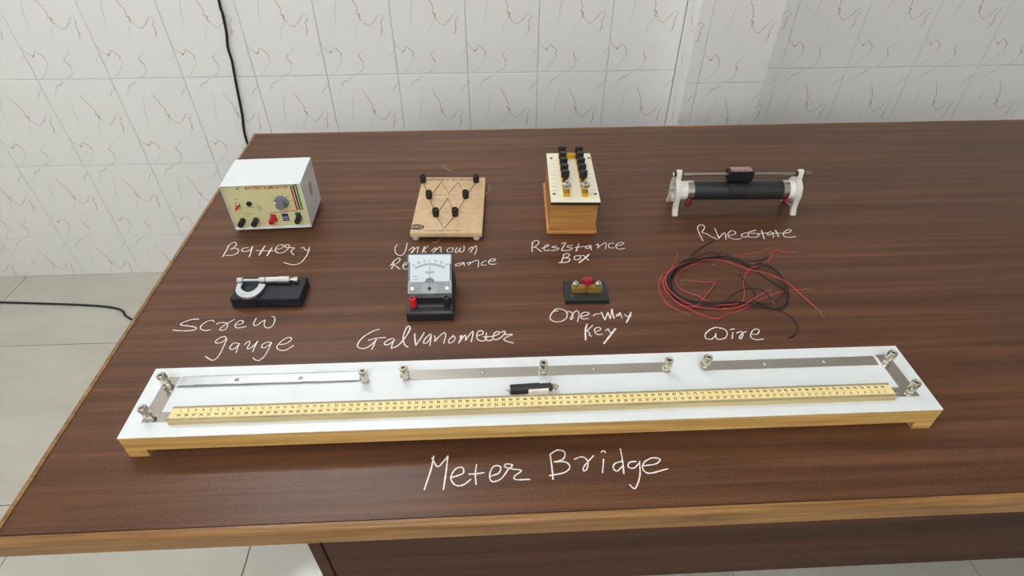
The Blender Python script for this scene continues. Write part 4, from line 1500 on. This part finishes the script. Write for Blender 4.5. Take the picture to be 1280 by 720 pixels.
# ------------------------------------------------------------------ chalk captions on the table
# each letter: strokes of crop pixels; a stroke may start with a width in mm
CH_W = {
    'Battery': ((260, 290, 9.143), 2.3, 'chalk word Battery in front of the white power supply', {
        'B': [[2.9, (238, 150), (215, 205), (165, 285)], [(235, 155), (270, 128), (310, 120), (325, 142), (300, 175), (255, 200)], [(255, 200), (310, 185), (350, 205), (335, 240), (280, 265), (195, 270)]],
        'a': [[(465, 180), (420, 182), (385, 205), (402, 222), (450, 220), (490, 200)], [3.2, (508, 165), (490, 230), (472, 285)]],
        't': [[3.4, (650, 160), (615, 215), (585, 265)], [(548, 212), (600, 214), (650, 215)]],
        't2': [[3.4, (730, 180), (705, 225), (675, 270)], [(650, 215), (700, 216), (762, 215)]],
        'e': [[(770, 197), (830, 190), (865, 160), (845, 145), (800, 158), (770, 200), (790, 235), (835, 240), (890, 215), (935, 165)]],
        'r': [[(935, 165), (915, 145), (880, 155), (890, 175), (940, 180), (990, 183), (960, 205), (952, 228), (980, 262)]],
        'y': [[(1060, 185), (1090, 178), (1112, 205), (1140, 207)], [(1160, 175), (1138, 250), (1085, 328), (1030, 365), (980, 375), (920, 365), (870, 350)]]}),
    'Screw': ((210, 385, 7.529), 2.2, 'chalk word Screw in front of the black case', {
        's': [[(290, 105), (220, 110), (135, 140), (125, 160), (200, 170), (265, 185), (250, 205), (180, 215), (100, 213), (48, 207)]],
        'c': [[(435, 132), (420, 117), (370, 125), (310, 170), (312, 200), (350, 212), (398, 207)]],
        'r': [[(455, 150), (500, 138), (545, 140), (562, 165), (540, 200), (505, 212), (488, 200), (510, 178), (550, 150), (625, 107)]],
        'e': [[(640, 160), (690, 150), (710, 130), (685, 117), (645, 140), (630, 170), (655, 188), (735, 175)]],
        'w': [[(832, 95), (808, 140), (812, 166), (842, 160), (880, 130), (915, 112)], [(915, 112), (905, 150), (915, 180), (950, 187), (985, 165), (1005, 115), (1000, 85), (978, 80)]]}),
    'gauge': ((210, 385, 7.529), 2.2, 'chalk word gauge next to the white board', {
        'g': [[(545, 285), (535, 268), (490, 280), (450, 310), (455, 330), (500, 325), (555, 290)], [(555, 290), (520, 370), (490, 430), (450, 480), (410, 490), (350, 455)]],
        'a': [[(665, 335), (620, 330), (585, 365), (592, 390), (630, 380), (675, 335)], [(675, 335), (655, 370), (642, 420)]],
        'u': [[(720, 345), (755, 315), (770, 317), (765, 345), (745, 375), (760, 385), (800, 360), (845, 312)], [(845, 312), (815, 370), (797, 412)]],
        'g2': [[(975, 335), (950, 320), (900, 335), (880, 365), (905, 375), (950, 350), (975, 325)], [(975, 325), (950, 380), (910, 450), (865, 490), (825, 490), (800, 468)]],
        'e': [[(1050, 345), (1110, 335), (1160, 300), (1150, 278), (1100, 290), (1040, 340), (1025, 375), (1055, 397), (1110, 395), (1180, 355)]]}),
    'Unknown': ((480, 295, 8.0), 2.3, 'chalk word Unknown in front of the tan board', {
        'U': [[(135, 85), (110, 120), (115, 165), (150, 195), (190, 185), (220, 130), (232, 70)]],
        'n': [[(250, 145), (288, 112), (300, 125), (268, 172), (265, 190)], [(265, 190), (310, 130), (345, 110), (335, 150), (325, 195)]],
        'k': [[2.8, (405, 105), (390, 150), (378, 192)], [(440, 98), (412, 125), (385, 150)], [(395, 142), (420, 165), (448, 187)]],
        'n2': [[(475, 150), (508, 120), (520, 132), (492, 166)], [(492, 166), (540, 122), (566, 112), (570, 150), (583, 190)]],
        'o': [[(690, 120), (650, 122), (630, 145), (650, 165), (685, 150), (690, 120)]],
        'w': [[(735, 115), (710, 150), (725, 165), (755, 135), (766, 120), (757, 150), (772, 163), (800, 140), (800, 98)]],
        'n3': [[(845, 140), (878, 110), (887, 128), (862, 165)], [(862, 165), (890, 125), (920, 97), (925, 140), (905, 190)]]}),
    'Resistance': ((480, 295, 8.0), 2.3, 'chalk word Resistance partly hidden behind the galvanometer', {
        'R': [[(100, 245), (90, 290), (75, 330)], [(65, 297), (110, 243), (150, 222), (160, 240), (130, 275), (90, 290), (125, 305), (158, 330)]],
        'e': [[(192, 298), (225, 282), (240, 268), (215, 265), (195, 285), (190, 310), (208, 332), (245, 328)]],
        's': [[(330, 268), (290, 270), (302, 288), (335, 300), (300, 320), (265, 318)]],
        'i': [[(400, 270), (390, 318)]],
        's2': [[(480, 262), (442, 268), (452, 284), (488, 294), (450, 315), (425, 312)]],
        't': [[(570, 235), (558, 275), (548, 312)], [(530, 268), (570, 265), (610, 262)]],
        'a': [[(800, 265), (740, 275), (712, 293), (745, 298), (800, 270)], [(800, 265), (803, 298)]],
        'n': [[(830, 275), (855, 262), (862, 272), (845, 290)], [(845, 290), (880, 262), (942, 245), (942, 310)]],
        'c': [[(1025, 245), (985, 263), (975, 290), (1020, 290)]],
        'e2': [[(1050, 252), (1098, 250), (1115, 232), (1075, 232), (1045, 255), (1062, 282), (1125, 280)]]}),
    'Galvanometer': ((440, 400, 6.095), 2.5, 'chalk word Galvanometer in front of the galvanometer', {
        'G': [[(210, 70), (160, 85), (80, 135), (42, 190), (60, 215), (110, 212), (155, 182), (185, 148)], [(125, 155), (180, 140), (255, 133)], [(185, 148), (165, 195), (150, 225)]],
        'a': [[(310, 140), (270, 155), (245, 180), (270, 190), (310, 165), (325, 145)], [(325, 145), (305, 190), (300, 215)]],
        'l': [[3.0, (300, 215), (350, 195), (400, 140), (440, 75), (436, 48), (414, 62), (390, 130), (400, 185), (425, 207)]],
        'v': [[3.2, (478, 105), (480, 150), (487, 193)], [(487, 193), (520, 145), (550, 97)]],
        'a2': [[(600, 105), (560, 140), (545, 175), (575, 170), (605, 120)], [(605, 115), (600, 150), (592, 198)]],
        'n': [[(628, 120), (634, 140), (630, 165)], [(630, 165), (660, 130), (700, 98), (713, 115), (698, 180)]],
        'o': [[(775, 118), (740, 150), (740, 175), (772, 165), (786, 135), (768, 119)]],
        'm': [[(820, 128), (835, 120), (812, 178)], [(812, 178), (850, 125), (866, 122), (866, 155)], [(866, 155), (905, 100), (922, 88), (918, 125), (908, 166)]],
        'e': [[(950, 120), (990, 110), (1000, 90), (970, 82), (950, 115), (960, 150), (1000, 160), (1028, 135)]],
        't': [[(1025, 98), (1018, 148), (1050, 158), (1078, 142)], [(1000, 128), (1070, 125)]],
        'e2': [[(1080, 122), (1120, 105), (1115, 88), (1085, 100), (1075, 135), (1095, 152), (1138, 130), (1165, 98)]],
        'r': [[(1135, 95), (1160, 84), (1168, 100), (1160, 112), (1222, 110), (1160, 140), (1172, 160), (1228, 175)]]}),
    'Resistance ': ((655, 290, 9.143), 2.3, 'chalk word Resistance in front of the wooden resistance box', {
        'R': [[2.8, (98, 130), (92, 180), (95, 225)], [(90, 125), (130, 98), (165, 105), (165, 135), (125, 170), (100, 180)], [(125, 170), (160, 195), (200, 225)]],
        'e': [[(200, 185), (230, 180), (285, 155), (270, 145), (235, 165), (230, 200), (255, 215), (300, 205)]],
        's': [[(370, 160), (320, 170), (345, 180), (400, 185), (370, 205), (310, 215)]],
        'i': [[2.8, (430, 135), (475, 122), (460, 152), (430, 205), (460, 212), (515, 210)]],
        's2': [[(555, 150), (500, 160), (500, 175), (550, 185), (515, 210)]],
        't': [[3.2, (628, 135), (610, 180), (595, 218)], [(580, 178), (650, 170), (710, 165)]],
        'a': [[2.8, (755, 150), (715, 165), (705, 185), (740, 185), (765, 155)], [2.8, (765, 155), (768, 205)]],
        'n': [[2.8, (825, 150), (850, 138), (848, 168), (840, 185)], [(840, 185), (880, 150), (925, 125), (940, 137), (930, 195)]],
        'c': [[(1030, 130), (985, 130), (965, 155), (980, 182), (1030, 180)]],
        'e2': [[(1050, 150), (1100, 150), (1140, 130), (1110, 118), (1065, 135), (1050, 165), (1080, 195), (1155, 185)]]}),
    'Box': ((655, 290, 9.143), 2.7, 'chalk word Box behind the plug key', {
        'B': [[(455, 265), (440, 310), (425, 350)], [(450, 260), (490, 248), (520, 258), (500, 285), (450, 300)], [(450, 298), (510, 300), (525, 320), (490, 345), (400, 352)]],
        'o': [[(640, 270), (590, 275), (572, 295), (590, 318), (630, 310), (645, 290), (640, 270)]],
        'x': [[(655, 268), (690, 275), (740, 325)], [4.0, (745, 255), (690, 305), (630, 350)]]}),
    'One-way': ((680, 375, 10.667), 2.3, 'chalk word One-way in front of the plug key', {
        'O': [[(190, 145), (130, 150), (85, 210), (90, 260), (150, 290), (230, 285), (295, 245), (310, 195), (285, 145), (220, 120), (160, 120), (130, 140)]],
        'n': [[(300, 165), (345, 155), (375, 180), (385, 230), (360, 262), (356, 240), (390, 180), (430, 145), (460, 160), (465, 220), (445, 290)]],
        'e': [[(495, 220), (560, 205), (600, 185), (580, 165), (520, 170), (490, 210), (510, 250), (595, 250)]],
        'hyphen': [[(655, 210), (690, 190), (750, 183)]],
        'W': [[3.0, (765, 165), (788, 215), (812, 265)], [2.8, (812, 265), (832, 215), (852, 165)], [3.0, (852, 165), (866, 205), (884, 252)], [2.6, (884, 252), (895, 190), (905, 125)], [3.2, (905, 120), (918, 190), (935, 245)]],
        'a': [[(1010, 175), (970, 200), (967, 215), (1000, 205), (1012, 165)], [(1012, 165), (1030, 210), (1040, 240)]],
        'y': [[(1075, 190), (1108, 218), (1165, 215)], [3.6, (1160, 165), (1135, 230), (1100, 300)]]}),
    'Key': ((680, 375, 10.667), 2.3, 'chalk word Key next to the white board', {
        'K': [[4.0, (575, 320), (553, 400), (555, 530)], [(650, 335), (610, 375), (570, 415)], [(570, 410), (610, 440), (600, 465), (635, 485)]],
        'e': [[(690, 420), (750, 400), (745, 370), (700, 370), (672, 400), (690, 445), (735, 465), (780, 455)]],
        'y': [[(820, 410), (855, 385), (865, 410), (895, 445)], [4.4, (950, 385), (900, 450), (800, 580)]]}),
    'Rheostate': ((860, 270, 8.533), 2.4, 'chalk word Rheostate in front of the rheostat', {
        'R': [[(100, 130), (125, 195), (158, 265)], [(98, 125), (125, 95), (165, 100), (175, 130), (150, 175), (195, 188), (250, 222), (315, 250)]],
        'h': [[(285, 130), (310, 190), (330, 240)], [(330, 240), (360, 200), (390, 180), (400, 202), (405, 250)]],
        'e': [[(430, 210), (490, 195), (510, 178), (480, 158), (440, 170), (425, 205), (450, 235), (510, 250), (565, 240)]],
        'o': [[(620, 180), (580, 190), (570, 210), (600, 225), (640, 210), (645, 190), (620, 180)]],
        's': [[(725, 150), (670, 165), (645, 180), (720, 185), (755, 200), (730, 225), (640, 225)]],
        't': [[3.0, (785, 155), (800, 200), (812, 245)], [(735, 190), (800, 184), (850, 182)]],
        'a': [[(885, 165), (850, 185), (855, 205), (890, 190), (905, 175)], [(900, 175), (915, 230)]],
        't2': [[3.0, (930, 150), (950, 185), (965, 220)], [(900, 186), (960, 184), (1020, 185)]],
        'e2': [[(1020, 185), (1080, 175), (1100, 150), (1060, 148), (1020, 180), (1025, 215), (1070, 228), (1150, 220)]]}),
    'Wire': ((810, 300, 5.536), 2.6, 'chalk word Wire in front of the loose wires', {
        'W': [[(505, 612), (470, 605), (430, 620), (398, 650), (400, 680), (440, 686), (466, 662), (470, 645)], [(466, 655), (480, 686), (530, 680), (548, 650), (535, 622), (500, 607)]],
        'i': [[(587, 640), (582, 682)], [(570, 620), (597, 615)]],
        'r': [[(612, 645), (643, 634), (657, 655), (642, 684), (632, 672), (655, 645), (680, 634)]],
        'e': [[(715, 652), (758, 650), (767, 622), (738, 618), (712, 645), (715, 676), (750, 690), (800, 685)]]}),
    'Meter': ((500, 550, 3.556), 2.4, 'chalk word Meter in front of the white board', {
        'M': [[2.8, (150, 72), (138, 130), (108, 220)], [(142, 80), (165, 118), (185, 105), (212, 72)], [2.8, (212, 72), (205, 140), (193, 220)]],
        'e': [[(226, 168), (280, 148), (276, 122), (246, 130), (226, 168), (245, 200), (280, 200), (315, 175)]],
        't': [[(340, 110), (335, 150), (338, 198)], [(305, 152), (340, 150), (375, 145)]],
        'e2': [[(400, 162), (440, 146), (446, 118), (416, 118), (398, 155), (410, 185), (450, 172), (480, 132)]],
        'r': [[(480, 132), (500, 112), (472, 107), (466, 120), (505, 130), (540, 136), (510, 160), (515, 176), (578, 175)]]}),
    'Bridge': ((500, 550, 3.556), 2.5, 'chalk word Bridge near the front edge of the table', {
        'B': [[2.8, (668, 70), (675, 120), (680, 175)], [(665, 65), (700, 45), (732, 55), (725, 85), (685, 98)], [(685, 98), (735, 98), (755, 120), (730, 145), (665, 158)]],
        'r': [[(775, 85), (810, 75), (835, 95), (830, 130), (815, 136), (820, 115), (860, 70)]],
        'i': [[(905, 85), (900, 145)], [(893, 55), (905, 48), (914, 57)]],
        'd': [[(985, 95), (955, 105), (948, 125), (965, 138), (990, 115)], [2.8, (980, 40), (990, 100), (995, 150)]],
        'g': [[(1050, 95), (1020, 100), (1015, 120), (1040, 125), (1065, 100)], [(1065, 95), (1066, 160), (1045, 215), (1020, 198)]],
        'e': [[(1085, 115), (1140, 105), (1155, 85), (1120, 80), (1085, 100), (1080, 130), (1110, 148), (1190, 128)]]}),
}
cr = random.Random(5)
lz = 0
for word, ((ox, oy, sc_k), wmm, lab, letters) in CH_W.items():
    allp = [p for L in letters.values() for s_ in L for p in s_ if isinstance(p, tuple)]
    b0 = onZ(ox + sum(p[0] for p in allp) / len(allp) / sc_k, oy + sum(p[1] for p in allp) / len(allp) / sc_k, 0)
    wd = thing('chalk_word', lab, 'chalk writing', (b0.x, b0.y, 0), 0, 'handwritten chalk captions')
    for strokes in letters.values():
        g = G()
        for s_ in strokes:
            w = wmm
            if not isinstance(s_[0], tuple):
                w, s_ = s_[0], s_[1:]
            P_ = []
            for a, b in s_:
                p = onZ(ox + a / sc_k, oy + b / sc_k, 0)
                P_.append(Vector((p.x - b0.x, p.y - b0.y, 0)))
            sp_ = smooth_path(P_, 7)
            lz += 1
            ws = [w * .00078 * cr.uniform(.72, 1.12) for _ in sp_]
            g.ribbon(sp_, ws, .00002, .00022 + (lz % 5) * .00002)
        part('letter', g, 'chalk', wd, 0, 2, 0)
